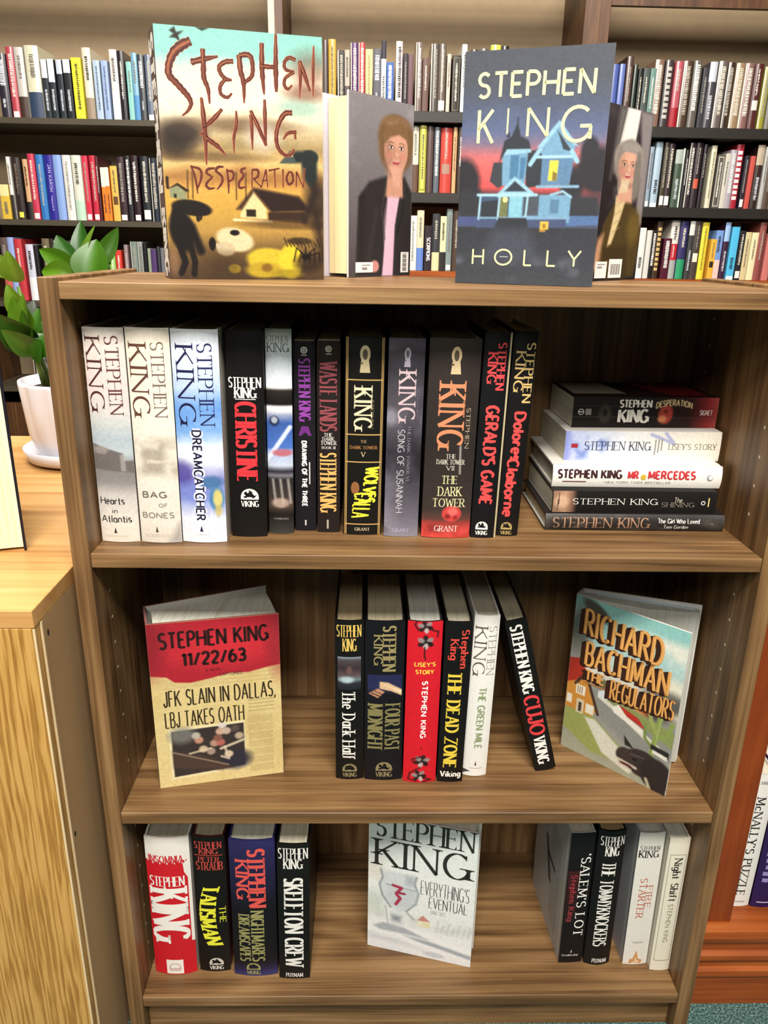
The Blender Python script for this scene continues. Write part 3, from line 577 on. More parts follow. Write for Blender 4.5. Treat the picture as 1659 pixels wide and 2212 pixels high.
# ------------------------------------------------------------------ books on the wall shelving
ORD = 'first second third fourth fifth sixth seventh eighth ninth tenth eleventh twelfth thirteenth fourteenth fifteenth sixteenth seventeenth eighteenth nineteenth twentieth twenty-first twenty-second twenty-third twenty-fourth'.split()
BG = [
('L1',1.464,[
 (-1304,33,192,'purple-black','#2a2530','w0'),
 (-1267,25,211,'glossy red','#a8404a','f'),
 (-1240,30,210,'pale grey and brown','#b9b4ad','b#3b2a22'),
 (-1206,45,216,'thick pale cream','#c9c6ad','b#2b3a52'),
 (-1158,20,177,'slim black white-topped','#262b31','t#b9bcc4'),
 (-1133,21,177,'narrow black pale-topped','#24292f','t#c4c8d0'),
 (-1107,19,177,'thin charcoal silver-topped','#272c33','t#aeb6c2'),
 (-1084,23,178,'black with white splashes','#1f2226','t#d4d6da'),
 (-1056,32,184,'bright yellow','#e3d437','s#2a2a12'),
 (-1018,28,213,'tall cream and dun','#cfc9b4','b#8a7a68'),
 (-985,22,177,'pale blue-grey','#9fb0c4','s#4a5a70'),
 (-958,21,177,'powder blue','#8fa2c4','s#44557a'),
 (-930,25,210,'tall pinkish white','#d8cfca','b#e4e2de'),
 (-905,22,207,'plain black','#1d181d',''),
 (-878,18,176,'pale teal','#7fb5ad',''),
 (-858,19,201,'mid blue','#6f9cb5','b#4a7fae'),
 (-838,20,197,'dark grey','#3c4043','w'),
 (-816,23,198,'slate blue white-footed','#5a6577','f'),
 (-793,13,198,'thin pinkish cream','#cbbfb8',''),
]),
('L2',1.146,[
 (-1343,31,111,'short mustard','#c9a93f','t#d9c98f'),
 (-1309,13,199,'thin black and white','#d8d4cc','b#2a2423'),
 (-1295,30,197,'dark brown yellow-tagged','#2b211e','y'),
 (-1258,17,193,'sand and orange','#c79a72','b#1f1a1c'),
 (-1237,23,210,'raspberry red','#b8364f','f'),
 (-1211,25,208,'azure blue','#2f6fae',''),
 (-1185,31,208,'navy with pale author name','#2d2687','JAN KARON'),
 (-1153,29,208,'cornflower blue','#7f9bd0',''),
 (-1121,29,208,'off-white','#d5d3cc','s#8a8678'),
 (-1089,32,208,'ivory greenish-footed','#cfcfbf','b#a9c4b0'),
 (-1056,19,208,'crimson','#c52c45','f'),
 (-1031,21,209,'deep crimson','#b8243c','f'),
 (-1009,10,206,'thin oxblood','#4a1a20',''),
 (-996,16,172,'short orange and cream','#e07a28','t#e4dcc4'),
 (-979,14,172,'slim orange cream-topped','#dc7626','t#e0d8c0'),
 (-961,24,177,'tan with brown square','#c9a54e','q#5a3a22'),
 (-936,26,206,'dark maroon','#35242a','f'),
 (-907,17,210,'black with long white title','#28262a','l'),
 (-887,24,211,'wine-black','#2b1a20','f'),
 (-856,28,209,'black with white call label','#23262b','F'),
 (-825,24,204,'ink blue','#1e2530','e'),
 (-799,18,206,'blue-black','#20222c','e'),
]),
('L3',0.872,[
 (-1374,28,213,'grey-brown','#5a4a48','b#b8554e'),
 (-1344,22,214,'light periwinkle','#8f9fd0',''),
 (-1320,27,209,'tall tomato red','#b8363e',''),
 (-1285,27,192,'lavender white','#c4c4d4','b#d8d8dc'),
 (-1257,16,189,'thin soot black','#1f1c1e',''),
 (-1224,26,212,'khaki','#6a5f48','b#d8c8a0'),
 (-1197,12,211,'narrow umber','#2f2622',''),
 (-1184,17,206,'pale sage','#b8c4b0',''),
 (-1166,56,206,'thick dark olive','#34342a',''),
 (-1103,67,204,'wide dusky green','#3f4a3a',''),
 (-1034,39,198,'dull brown','#4a3c34',''),
 (-991,21,166,'leaf green and white','#8ab85a','s#f0f0e0'),
 (-967,21,177,'scarlet','#c4382c','s#e8d8d0'),
 (-937,14,196,'dusty pink','#8f7a7c',''),
 (-914,23,207,'grey-green','#6f7f78','e'),
 (-890,18,207,'silver grey','#8a908e','e'),
 (-871,14,202,'thin jet black','#17161a',''),
 (-855,11,185,'moss grey','#8a9480',''),
 (-842,19,183,'plum purple','#4a3460',''),
 (-820,10,192,'thin dark grey','#3a3a3f',''),
 (-808,13,187,'smoke grey','#6a6a70',''),
]),
('M1',1.509,[
 (-226,16,206,'dark taupe','#4a3f3f',''),
 (-208,25,210,'gold','#b8963e','s#5a4418'),
 (-177,22,178,'short brown-black','#2d2723','e'),
 (-154,17,179,'stone grey','#a39a8e','b#4a4040'),
 (-134,25,200,'purple','#4f2a5e','e'),
 (-108,22,201,'brick red','#a83a38','e'),
 (-85,24,184,'wheat','#c4b27e','s#8a7a48'),
 (-59,26,184,'slate','#4a4a52','w'),
 (-33,17,207,'white black-capped','#c5cdcf','t#2a2230'),
 (-15,25,147,'short royal blue','#2d549b','l'),
 (16,22,208,'lilac white','#bdb3b8','e'),
 (40,17,173,'narrow pitch black','#241a1f',''),
 (57,18,170,'mauve brown','#5d4046',''),
 (82,22,206,'taupe with grey top','#6f5f58','e'),
 (106,21,164,'cocoa brown','#5a4038',''),
 (133,26,204,'glossy charcoal','#4a453f','e'),
 (159,25,204,'umber cream-footed','#5c5048','F'),
 (187,13,176,'thin bone','#b8aea0',''),
 (205,27,171,'black gilt-framed','#211c18','r#6a6048'),
 (235,17,204,'tall white','#e0e6e4',''),
 (264,24,190,'shadowed brown','#4a3c36',''),
 (294,30,194,'dusky grey','#55504c',''),
 (330,34,205,'lime-yellow','#b8b84a',''),
 (366,25,203,'soft black','#1c1a1a',''),
]),
('M2',1.257,[
 (42,34,209,'grey','#7a756d',''),
 (77,24,212,'white and brown','#c9c4b4','b#5a4034'),
 (103,23,213,'yellow-edged olive','#c7c25a','r#6a662a'),
 (128,23,212,'mauve-brown','#53413f',''),
 (153,20,208,'steel grey with pale lettering','#5a6069','l'),
 (176,40,208,'wide red','#b8433a','q#9a7a6a'),
 (218,14,210,'tan','#c29a6e',''),
 (234,22,210,'dark brown','#3a2a24',''),
]),
('M3',0.998,[
 (46,27,172,'pale stone','#b8b4a8',''),
 (75,27,184,'white thin-lettered','#dcd8cc','s#7a766c'),
 (102,25,202,'cream blue-footed','#cfc7a8','b#5a78b8'),
 (130,27,152,'short black with bold white lettering','#2a2026','SCORPIONS'),
 (157,27,192,'black and cream','#3a3a3e','b#cfc49a'),
 (185,22,184,'cream and black streaked','#cfc7a0','b#1c1a1a'),
 (207,21,208,'grey-teal','#7d8b8b','f'),
 (230,25,203,'brown','#4a3a30',''),
]),
('R1',1.478,[
 (710,30,189,'dark navy','#2a2f4a',''),
 (741,23,189,'denim blue','#4a5a9a',''),
 (766,19,189,'soft blue','#5a6aa5',''),
 (789,23,212,'tall umber','#4a3530',''),
 (816,14,189,'bottle green','#27332b',''),
 (833,16,178,'thin black','#161616',''),
 (849,21,179,'iron grey','#434b48',''),
 (872,18,178,'teal','#5f7f78',''),
 (888,30,206,'brown ivory-edged','#7a5f52','e'),
 (922,27,205,'black grey-labelled','#3a3436','m#a8a49c'),
 (954,26,201,'pink and red','#a8505a','b#8e1020'),
 (984,30,204,'chestnut ivory-edged','#4a372b','e'),
 (1017,29,205,'grey with white title','#5a554d','l'),
 (1052,20,185,'short graphite','#35353a',''),
 (1073,26,203,'white-topped blue-black','#3f3d44','t#b4b9c2'),
 (1100,30,204,'drab grey-brown','#5f5450','e'),
 (1134,22,202,'black and gold','#33241c','e'),
 (1160,31,200,'fawn','#8d7558','e'),
 (1193,31,201,'dusty mauve','#7a5a55','e'),
 (1227,29,200,'maroon with white patch','#4a2020','q#c8c4bc'),
 (1260,22,192,'olive yellow','#8d8a30','e'),
 (1283,25,196,'grey','#6a6460',''),
]),
('R2',1.225,[
 (876,26,191,'shadowed grey','#4a4a4c',''),
 (903,15,194,'grey-blue','#8a9aaa','f'),
 (923,25,211,'tall ice blue','#9fb3c2','d#1c2430'),
 (952,17,208,'black and olive','#3d3528','F'),
 (970,20,205,'dark brown','#33282a','F'),
 (996,27,187,'forest green grey-topped','#3f4f40','t#9aa29a'),
 (1022,5,191,'thin white','#d4dcd0',''),
 (1029,12,186,'narrow black','#262226',''),
 (1042,19,209,'black white-edged','#33292e','e'),
 (1064,24,210,'black red-labelled','#2e2428','q#b8503a'),
 (1090,14,205,'slim black','#241d22',''),
 (1119,19,202,'cream','#cfc7ad','s#7a745f'),
 (1143,24,173,'short grey ivory-bordered','#55504a','r#d0ccbc'),
 (1168,17,177,'light grey','#bdb8ac',''),
 (1184,23,189,'violet grey','#9f98a0','l'),
 (1206,26,207,'red with white squares','#9e2434','m#e8d8d4'),
 (1240,15,172,'short black','#2a2630','F'),
 (1258,17,171,'coral red','#b85048',''),
 (1278,26,206,'black tan-topped','#33221f','t#a89a84'),
 (1305,15,201,'pale grey','#a8a8a4',''),
 (1321,26,207,'brown','#55453c',''),
]),
('R3',0.984,[
 (881,17,169,'white slanted','#cfcdc8','s#8a8884'),
 (899,25,172,'white with black picture','#d6d4ce','d#3a3836'),
 (927,18,164,'slim white','#c8c6c0',''),
 (947,18,164,'black','#1c1918','l'),
 (961,20,193,'black and gold','#3b2c20','m#c0a468'),
 (991,29,138,'short maroon','#4a1a2a','l'),
 (1014,30,200,'white red and grey banded','#ddd6cc','k'),
 (1045,29,197,'navy and green','#34305f','b#258a5e'),
 (1076,19,197,'charcoal and white','#3a3a3c','t#d0cec8'),
 (1096,26,198,'brown with ivory tag','#453b36','q#e8e0c0'),
 (1124,25,194,'lemon yellow','#e2cf3f','s#8a7a20'),
 (1159,21,138,'short amber','#dca63a','q#2a1c10'),
 (1176,26,168,'blue pink-footed','#6f90c8','b#d8b8b0'),
 (1204,20,195,'plum blue-topped','#3a1f38','t#8fb0d8'),
 (1231,28,181,'sky blue','#4fb0d8','d#14384a'),
 (1263,21,169,'black white-lettered','#26242a','F'),
 (1285,21,164,'beige','#c8b98c',''),
 (1307,24,163,'buttery cream','#e0d3a8',''),
 (1330,23,198,'rust mauve','#8a4a45',''),
 (1361,24,161,'rose pink','#c0706a',''),
]),
]
BAYN = {'L': 'bay behind plant', 'M': 'middle wall bay', 'R': 'wall bay past second upright'}
ROWN = {'1': 'top row', '2': 'second row', '3': 'third row', '4': 'bottom row'}
def shelf_book(x, w, h, z, hexa, code, seed, y=None, d=None):
    """A spine-out book: shaped cover with rounded back, printed bands and title marks, and a page block."""
    r = random.Random(seed); w = w / 1000 - .0008; h = h / 1000; x = x / 1000 + w / 2
    y = y if y is not None else 2.1 + r.uniform(-.006, .006); d = d or (.135 if h < .19 else .155)
    bul = min(.006, w * .16) if h > .185 else .0012
    o = MB(); N = 6; col = C(hexa)
    arcp = [(-w / 2 + w * i / N, bul * (2 * i / N - 1) ** 2) for i in range(N + 1)]
    path = [(-w / 2, d)] + arcp + [(w / 2, d)]; t = .0022 if h > .185 else .0009
    inn = [(-w / 2 + t, d)] + [(px * (1 - 2 * t / w), py + t) for px, py in arcp] + [(w / 2 - t, d)]; M = len(path)
    o.add([(a, b, zz) for zz in (0, h) for a, b in path] + [(a, b, zz) for zz in (0, h) for a, b in inn],
          [(i, i + 1, M + i + 1, M + i) for i in range(M - 1)] + [(2 * M + i, 3 * M + i, 3 * M + i + 1, 2 * M + i + 1) for i in range(M - 1)]
          + [(M + i, M + i + 1, 3 * M + i + 1, 3 * M + i) for i in range(M - 1)] + [(i, 2 * M + i, 2 * M + i + 1, i + 1) for i in range(M - 1)], col)
    pi = .003 if h > .185 else .0004
    o.box((-w / 2 + t, bul + t, pi), (w / 2 - t, d - .003, h - pi), C('#d8ccb0'), 1)
    def S(u, v, k): a = u - w / 2; return (a, bul * (2 * a / w) ** 2 - k, v)
    sh = Sheet(w, h, S, .00035); dark = sum(col) < .7
    ink = r.choice(['#c9c2b2', '#a8a294', '#d8d2c4', '#8f8a80']) if dark else r.choice(['#4a443c', '#2c2824', '#6a6258'])
    def marks(x0, x1, y0, y1, c, fill=.75):
        yy = y0
        while yy < y1:
            q = min(y1, yy + r.uniform(.012, .034))
            sh.rect(x0 + r.uniform(0, .08), yy, x1 - r.uniform(0, .08), yy + (q - yy) * r.uniform(.5, .8), c, 2); yy = q
    k, c2 = (code[:1], code[1:]) if code else ('', '')
    word = code if len(code) > 7 and code[0].isupper() and code[1].isupper() else None
    if word:
        if word == 'JAN KARON': sh.text(word, 'sans', '#b9b4e0', .34, .14, .68, .56, 1, layer=2); marks(.36, .62, .62, .86, '#8f88c8')
        else: sh.text(word, 'slab', '#e8e4dc', .28, .26, .78, .78, 1, pen=1.2, layer=2)
    elif k == 'b': sh.rect(0, r.uniform(.55, .72), 1, 1, c2, 0); marks(.3, .7, .12, .45, ink)
    elif k == 't': sh.rect(0, 0, 1, r.uniform(.22, .4), c2, 0); marks(.3, .72, .5, .86, '#b8bcc4' if dark else ink)
    elif k == 'f': sh.rect(.12, .9, .88, .985, '#ddd8d0', 0); marks(.3, .7, .1, .7, ink)
    elif k == 'F': sh.rect(.1, .82, .9, .965, '#dcdad2', 0); marks(.3, .7, .08, .7, ink)
    elif k == 'y': sh.rect(.3, .88, .8, .97, '#d9cc4a', 0); marks(.35, .65, .1, .6, '#6a5c4c')
    elif k == 's': marks(.34, .66, .1, .84, c2)
    elif k == 'q': sh.rect(.16, .55, .84, .7, c2, 0); marks(.36, .62, .08, .48, ink)
    elif k == 'l': marks(.24, .76, .06, .74, '#dedbd4')
    elif k == 'm':
        for j in range(9): sh.rect(.2, .1 + j * .088, .82, .155 + j * .088, c2, 1)
    elif k == 'r':
        for a in ((.1, .04, .9, .052), (.1, .95, .9, .962), (.1, .04, .17, .96), (.83, .04, .9, .96)): sh.rect(*a, c2, 1)
        marks(.35, .65, .14, .8, ink)
    elif k == 'd': marks(.25, .75, .58, .8, c2); sh.rect(.05, .93, .95, 1, '#e0e4e6', 0)
    elif k == 'k': sh.rect(0, .4, 1, .68, '#b02830', 0); sh.rect(0, .68, 1, 1, '#9aa09a', 0); marks(.35, .7, .1, .34, '#3a3634'); marks(.4, .62, .43, .64, '#e8dcd4')
    elif k == 'w': marks(.2, .8, .1, .5, '#c9ccd2'); marks(.3, .6, .7, .84, '#c9ccd2')
    elif k == 'e': sh.rect(0, 0, .13, 1, '#d6cfbe', 0); marks(.32, .8, .08, .8, ink)
    elif r.random() < .6: marks(.34, .66, .15, r.uniform(.5, .8), ink)
    b = len(o.v); o.v += sh.mb.v; o.c += sh.mb.c; o.f += [tuple(b + i for i in f) for f in sh.mb.f]; o.m += [2] * len(sh.mb.f)
    ob = o.build('shelved_book', [M_MYLAR if h > .185 else M_GLOSS, M_PAGES, M_LETTER], None, False, (x, y, z))
    return ob
for name, z, items in BG:
    for i, (x, w, h, ph, hx, code) in enumerate(items):
        ob = shelf_book(x, w, h, z, hx, code, hash((name[0] == 'L', i)) % 9973 + ord(name[0]) * 31 + ord(name[1]) * 7 + i)
        tag(ob, f'{ph} book, {ORD[i]} along {ROWN[name[1]]} of {BAYN[name[0]]}', 'book', f'library books in the {ROWN[name[1]]} of the {BAYN[name[0]]}')
# a few books lying flat low down behind the pot
L4 = [('#1f1d20', .034, 'thick black'), ('#3a3438', .026, 'smoky grey'), ('#1a181a', .03, 'jet black'), ('#4a4448', .022, 'thin slate'), ('#26222a', .03, 'blue-black')]
zz = .565
for i, (hx, t, ph) in enumerate(L4):
    ob = shelf_book(0, t * 1000, 225, 0, hx, 'f' if i % 2 else 'w', 700 + i, y=2.085 + .012 * (i % 3), d=.15)
    ob.location = (-1.045 + .012 * (i % 2), ob.location.y, zz + t / 2); ob.rotation_euler = (0, -math.pi / 2, 0); zz += t
    tag(ob, f'{ph} book lying {["lowest", "second", "third", "fourth", "topmost"][i]} in flat pile behind white pot', 'book', 'books lying flat behind the pot')
for i, (x, w, h, ph, hx) in enumerate([(-1.31, 28, 205, 'dull black', '#222024'), (-1.278, 24, 190, 'ash grey', '#7a7674'), (-1.035, 26, 200, 'brown-black', '#2c2624'), (-1.006, 22, 185, 'pearl grey', '#a09c98'), (-.98, 30, 205, 'coal black', '#1c1a1c')]):
    if i < 2 or i > 1: ob = shelf_book((x + (.04 if i > 1 else 0)) * 1000, w, h, .565, hx, 'e', 740 + i); tag(ob, f'{ph} upright book in bottom row of bay behind plant', 'book', 'upright books low behind the pot')

# ------------------------------------------------------------------ potted plant on the oak cabinet
PX, PY = -.562, .505
sc = MB(); sc.lathe([(.0, OZ + .001), (.075, OZ + .001), (.088, OZ + .006), (.096, OZ + .026), (.0925, OZ + .027), (.084, OZ + .009), (0, OZ + .006)], PX, PY, (1, 1, 1))
so = sc.build('plant_saucer', M_WHITE, None, True); tag(so, 'round white saucer under the fluted plant pot', 'saucer')
pl = thing('potted_plant', 'leafy green plant in fluted white pot on the oak cabinet', 'plant', (PX, PY, OZ + .0095))
def flute(r, z, t): return r * (1 + (.035 * abs(math.sin(t * 7)) if .03 < z < .126 else 0))
pm = MB(); pm.lathe([(0, 0), (.06, 0), (.072, .008), (.078, .028), (.0805, .04), (.088, .124), (.0895, .129), (.083, .129), (.078, .112), (0, .112)], 0, 0, (1, 1, 1), 128, 0, flute)
pm.build('pot', M_WHITE, pl, True)
pm = MB(); pm.lathe([(0, .117), (.077, .114)], 0, 0, (.1, .08, .06), 32); pm.build('soil', M_SOIL, pl)
def leaf(mb, base, tip, wid, droop, col, twist=0.0, face=(0, -1, .35)):
    b = Vector(base); t = Vector(tip); ax = t - b; L = ax.length; fv = Vector(face); side = ax.cross(fv).normalized(); up = side.cross(ax).normalized()
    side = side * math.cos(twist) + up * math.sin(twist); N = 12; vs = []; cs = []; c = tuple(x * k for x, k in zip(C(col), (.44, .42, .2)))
    for i in range(N + 1):
        s_ = i / N; w = wid * (math.sin(math.pi * min(1, s_ ** .8)) ** .75) * (1 - .25 * s_) * .5 + .0008 * (1 - s_)
        p = b + ax * s_ + up * (droop * math.sin(math.pi * s_) * L)
        for k in (-1, -.5, 0, .5, 1):
            q = p + side * (w * k) + up * (abs(k) * w * .35)
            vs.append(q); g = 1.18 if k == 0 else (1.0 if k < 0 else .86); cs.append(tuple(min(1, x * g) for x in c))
    mb.add(vs, [(i * 5 + j, i * 5 + j + 1, (i + 1) * 5 + j + 1, (i + 1) * 5 + j) for i in range(N) for j in range(4)], cs)
def rel(x, y, z): return (x - PX, y - PY, z - OZ - .0095)
fo = MB()
for b, t, w, d, c, tw in [
 ((-0.511,0.450,1.035),(-0.513,0.470,1.112),0.036,0.05,'#2f6a1c',0.1),
 ((-0.516,0.450,1.038),(-0.482,0.440,1.105),0.02,0.08,'#7aa84a',0.5),
 ((-0.518,0.440,1.035),(-0.549,0.460,1.090),0.036,0.05,'#2f6b1a',-0.2),
 ((-0.506,0.430,1.031),(-0.574,0.450,1.069),0.036,0.1,'#5c9420',0.2),
 ((-0.515,0.420,1.029),(-0.566,0.430,1.038),0.04,0.12,'#6aa024',0.0),
 ((-0.493,0.420,1.022),(-0.482,0.440,1.085),0.062,0.04,'#4f8a1c',0.0),
 ((-0.485,0.450,1.046),(-0.454,0.460,1.103),0.03,-0.04,'#4a8222',-0.3),
 ((-0.487,0.470,1.045),(-0.465,0.480,1.093),0.032,0.06,'#c4dcb4',0.4),
 ((-0.494,0.450,1.029),(-0.473,0.470,1.056),0.03,0.05,'#6a9a3a',0.2),
 ((-0.613,0.450,1.020),(-0.613,0.430,1.067),0.04,0.06,'#8cbc4a',0.0),
 ((-0.628,0.460,1.026),(-0.646,0.460,1.063),0.034,0.06,'#9cc860',0.2),
 ((-0.615,0.460,0.963),(-0.630,0.450,1.018),0.034,0.05,'#84b43c',0.0),
 ((-0.608,0.450,0.941),(-0.620,0.440,1.000),0.04,-0.04,'#6fa82e',-0.2),
 ((-0.609,0.440,0.948),(-0.598,0.430,1.005),0.026,0.05,'#78ac3c',0.2),
 ((-0.596,0.430,0.935),(-0.599,0.420,0.982),0.026,0.03,'#4a8020',0.4),
 ((-0.603,0.450,0.921),(-0.633,0.400,0.978),0.056,0.1,'#3a6a24',0.1),
 ((-0.595,0.440,0.914),(-0.626,0.400,0.954),0.04,0.1,'#5a8a3e',0.2),
 ((-0.613,0.470,0.944),(-0.613,0.500,0.990),0.026,0.05,'#1f4018',-0.4),
 ((-0.625,0.500,0.959),(-0.609,0.530,0.973),0.03,0.1,'#203c18',0.2),
 ((-0.605,0.460,0.931),(-0.598,0.480,0.980),0.03,0.02,'#4f8838',0.3),
 ((-0.599,0.460,0.917),(-0.598,0.500,0.960),0.04,0.06,'#5a9050',0.3),
 ((-0.593,0.430,0.910),(-0.578,0.440,0.944),0.062,0.1,'#3f7a1e',0.1),
 ((-0.600,0.430,0.910),(-0.575,0.420,0.936),0.05,0.06,'#35701a',-0.1),
 ((-0.540,0.460,1.000),(-0.567,0.440,1.021),0.03,0.05,'#1e3a16',-0.1),
]:
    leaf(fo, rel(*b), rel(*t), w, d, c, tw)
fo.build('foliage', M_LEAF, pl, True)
for pts in [[(-0.599,0.480,0.857),(-0.596,0.460,0.898),(-0.598,0.450,0.918),(-0.610,0.460,0.956),(-0.613,0.450,1.013)],[(-0.595,0.480,0.858),(-0.584,0.480,0.925),(-0.533,0.460,1.000),(-0.511,0.450,1.035)],[(-0.601,0.500,0.854),(-0.558,0.490,0.939),(-0.503,0.460,1.007),(-0.491,0.460,1.049)],[(-0.599,0.470,0.859),(-0.593,0.440,0.894),(-0.599,0.440,0.923)]]:
    sm = MB(); sm.tube([rel(*p) for p in pts], [.006 - .003 * i / (len(pts) - 1) for i in range(len(pts))], C('#5f7a34')); sm.build('stem', M_LEAF, pl, True)

# ------------------------------------------------------------------ books
def offset_path(path, t, inside):
    out = []; n = len(path)
    for i, p in enumerate(path):
        ns = []
        for a, b in ((i - 1, i), (i, i + 1)):
            if a < 0 or b >= n: continue
            dx, dy = path[b][0] - path[a][0], path[b][1] - path[a][1]; l = math.hypot(dx, dy) or 1
            ns.append((-dy / l * inside, dx / l * inside))
        mx, my = sum(q[0] for q in ns), sum(q[1] for q in ns); l = math.hypot(mx, my) or 1
        k = t / max(.35, (mx * ns[0][0] + my * ns[0][1]) / l)
        out.append((p[0] + mx / l * k, p[1] + my / l * k))
    return out
def jacket(path, t, h, cols, inner, edge, inside):
    """Folded cover: PATH runs fore-edge, spine, fore-edge in plan; COLS gives each segment's outside colour."""
    mb = MB(); n = len(path); inn = offset_path(path, t, inside)
    for i in range(n - 1):
        a, b, c, d = path[i], path[i + 1], inn[i], inn[i + 1]
        mb.add([(*a, 0), (*b, 0), (*b, h), (*a, h)], [(0, 1, 2, 3)], C(cols[i]))
        mb.add([(*c, 0), (*d, 0), (*d, h), (*c, h)], [(0, 3, 2, 1)], C(inner))
        for z in (0, h): mb.add([(*a, z), (*b, z), (*d, z), (*c, z)], [(0, 1, 2, 3)], C(edge))
    for i in (0, n - 1):
        a, c = path[i], inn[i]; mb.add([(*a, 0), (*c, 0), (*c, h), (*a, h)], [(0, 1, 2, 3)], C(edge))
    return mb
def book(label, w, h, d, loc, lean=0, kind='hard', spine='#161412', board=None, right=None, pages='#d9d2bd', bul=.003, turn=0, group=None, lie=False, rise=None, mat=None, head=None, inner='#d8d4c8'):
    """A closed book, spine towards -y. Returns (root, jacket, P) where P maps the spine sheet."""
    name = 'hardcover_book' if kind == 'hard' else 'paperback_book'
    z = loc[2] + .0004
    if lie: rot = (0, -math.pi / 2, turn); z += w / 2
    else: rot = (0, lean, turn); z += w / 2 * abs(math.sin(lean))
    root = thing(name, label, 'book', (loc[0], loc[1], z), rot, group)
    if lie: root.rotation_euler = (Matrix.Rotation(turn, 4, 'Z') @ Matrix.Rotation(-math.pi / 2, 4, 'Y')).to_euler()
    t = .0028 if kind == 'hard' else .0008; N = 10
    sp = [(-w / 2 + w * i / N, bul * (2 * i / N - 1) ** 2) for i in range(N + 1)]
    hinge = [(w / 2 - .0006, bul + .006), (w / 2, bul + .012)] if kind == 'hard' else [(w / 2, bul + .004)]
    path = [(-w / 2, d)] + [(-x, y) for x, y in hinge[::-1]] + sp + hinge + [(w / 2, d)]
    k = len(hinge); bd = board or spine
    cols = [bd] * (k + 1) + [spine] * N + [right or bd] * (k + 1)
    mb = jacket(path, t, h, cols, inner, bd, -1 if False else 1)
    jk = mb.build('jacket' if kind == 'hard' else 'cover', mat or (M_GLOSS if kind == 'hard' else M_MATTE), root)
    i = .0034 if kind == 'hard' else .0003; f = .0045 if kind == 'hard' else .0004; g = t + .0004
    hr = h - i if head is None else h - head
    pg = MB(); m = 6; fe = .004 if kind == 'hard' else 0
    poly = [(-w / 2 + g + (w - 2 * g) * q / m, bul * (2 * q / m - 1) ** 2 + g + .0006) for q in range(m + 1)] + \
           [(w / 2 - g - (w - 2 * g) * q / m, d - f - fe * (1 - (2 * q / m - 1) ** 2)) for q in range(m + 1)]
    pg.prism(poly, i, hr, C(pages)); pg.build('page_block', M_PAGES, root)
    P = lambda u, v, k: (u - w / 2, bul * (2 * (u - w / 2) / w) ** 2 - k, v)
    return root, jk, P
def sheets(w, h, P): return Sheet(w, h, P)
def longship(s, cx, cy, wd, col, bgc, word='VIKING', layer=1):
    """Small publisher's arch with a ship and a word under it."""
    r = wd * s.W / 2; ar = s.W / s.H
    s.disc(cx, cy, r, col, layer, a0=0, a1=180); s.rect(cx - wd / 2, cy, cx + wd / 2, cy + .012, col, layer)
    k = r / s.H
    s.fpoly([(cx - wd * .36, cy - k * .12), (cx - wd * .3, cy + k * .1), (cx + wd * .26, cy + k * .1), (cx + wd * .4, cy - k * .3), (cx + wd * .2, cy - k * .08)], bgc, layer + 1)
    s.fpoly([(cx - wd * .03, cy - k * .85), (cx + wd * .16, cy - k * .6), (cx + wd * .1, cy - k * .2), (cx - wd * .06, cy - k * .2)], bgc, layer + 1)
    s.disc(cx - wd * .22, cy - k * .45, r * .2, bgc, layer + 1)
    if word: s.text(word, 'slab', col, cx - wd / 2, cy + .018, cx + wd / 2, cy + .018 + k * .75, pen=.9, layer=layer + 1)
def lamp_mark(s, cx, cy, col, k=.01):
    s.fpoly([(cx - k * 4, cy + k), (cx + k * 4, cy + k), (cx + k * 2.2, cy), (cx + k * .5, cy - k * 2), (cx - k * 1.5, cy - k)], col, 1)

GU, GS, GM, GL3 = 'upright books on the upper tier', 'books in the flat stack on the upper tier', 'upright books on the middle tier', 'upright books on the lowest tier'
# --- upper tier, from the oak cabinet's side
w, h = .0436, .2428
r, j, P = book('cream hardcover, two dark spine names, misty lake hill, at end beside oak cabinet', w, h, .16, (-.3562, .0365, Z1), .01, spine='#d9d0c6', board='#b8b0a8', bul=.004, group=GU)
p = Paint(w, h, .0012, 3).grad([(0, '#d8cfc4'), (.25, '#dcc9c4'), (.4, '#c9c8c4'), (.5, '#aab6bc'), (.56, '#b4bcc0'), (.62, '#7d7a78'), (.7, '#8b8684'), (.76, '#c4bdb8'), (.9, '#dcd4c8'), (1, '#d8ccbc')], warp=.03)
p.poly([(0, .52), (.25, .535), (.75, .565), (.78, .6), (1, .6), (1, .66), (0, .64)], '#6b6461').blob(.2, .55, .2, .02, '#a8a09a', .6).poly([(.68, .57), (.8, .57), (.8, .65), (.68, .65)], '#a8a4a0', .7).clouds(9, '#f0ece6', .55, .8, .5, .6, .72).build('printed_artwork', j, P)
s = Sheet(w, h, P); s.text('KING', 'serif', '#4a2626', .05, .042, .43, .372, 1, 1.35); s.text('STEPHEN', 'serif', '#5a3230', .54, .035, .86, .385, 1, 1.2)
s.text('Hearts', 'hand', '#2a2624', .06, .775, .7, .812, pen=1.7); s.text('in', 'hand', '#2a2624', .36, .83, .5, .856, pen=1.7); s.text('Atlantis', 'hand', '#2a2624', .04, .865, .84, .902, pen=1.7)
lamp_mark(s, .4, .945, '#2a2624'); s.text('SCRIBNER', 'serif', '#b4aca2', .15, .965, .7, .975); s.build('lettering', j)
w, h = .0466, .2433
r, j, P = book('cream hardcover with brown spine names over faded sepia house picture', w, h, .16, (-.309, .0355, Z1), .008, spine='#e2dacb', board='#6a6460', bul=.004, group=GU)
p = Paint(w, h, .0012, 5).grad([(0, '#d8cdbc'), (.05, '#e2d8c6'), (.45, '#e4dccd'), (.9, '#ddd5c8'), (1, '#cfc6b8')]).clouds(7, '#a89c88', .42, .75, .75, .47, .7)
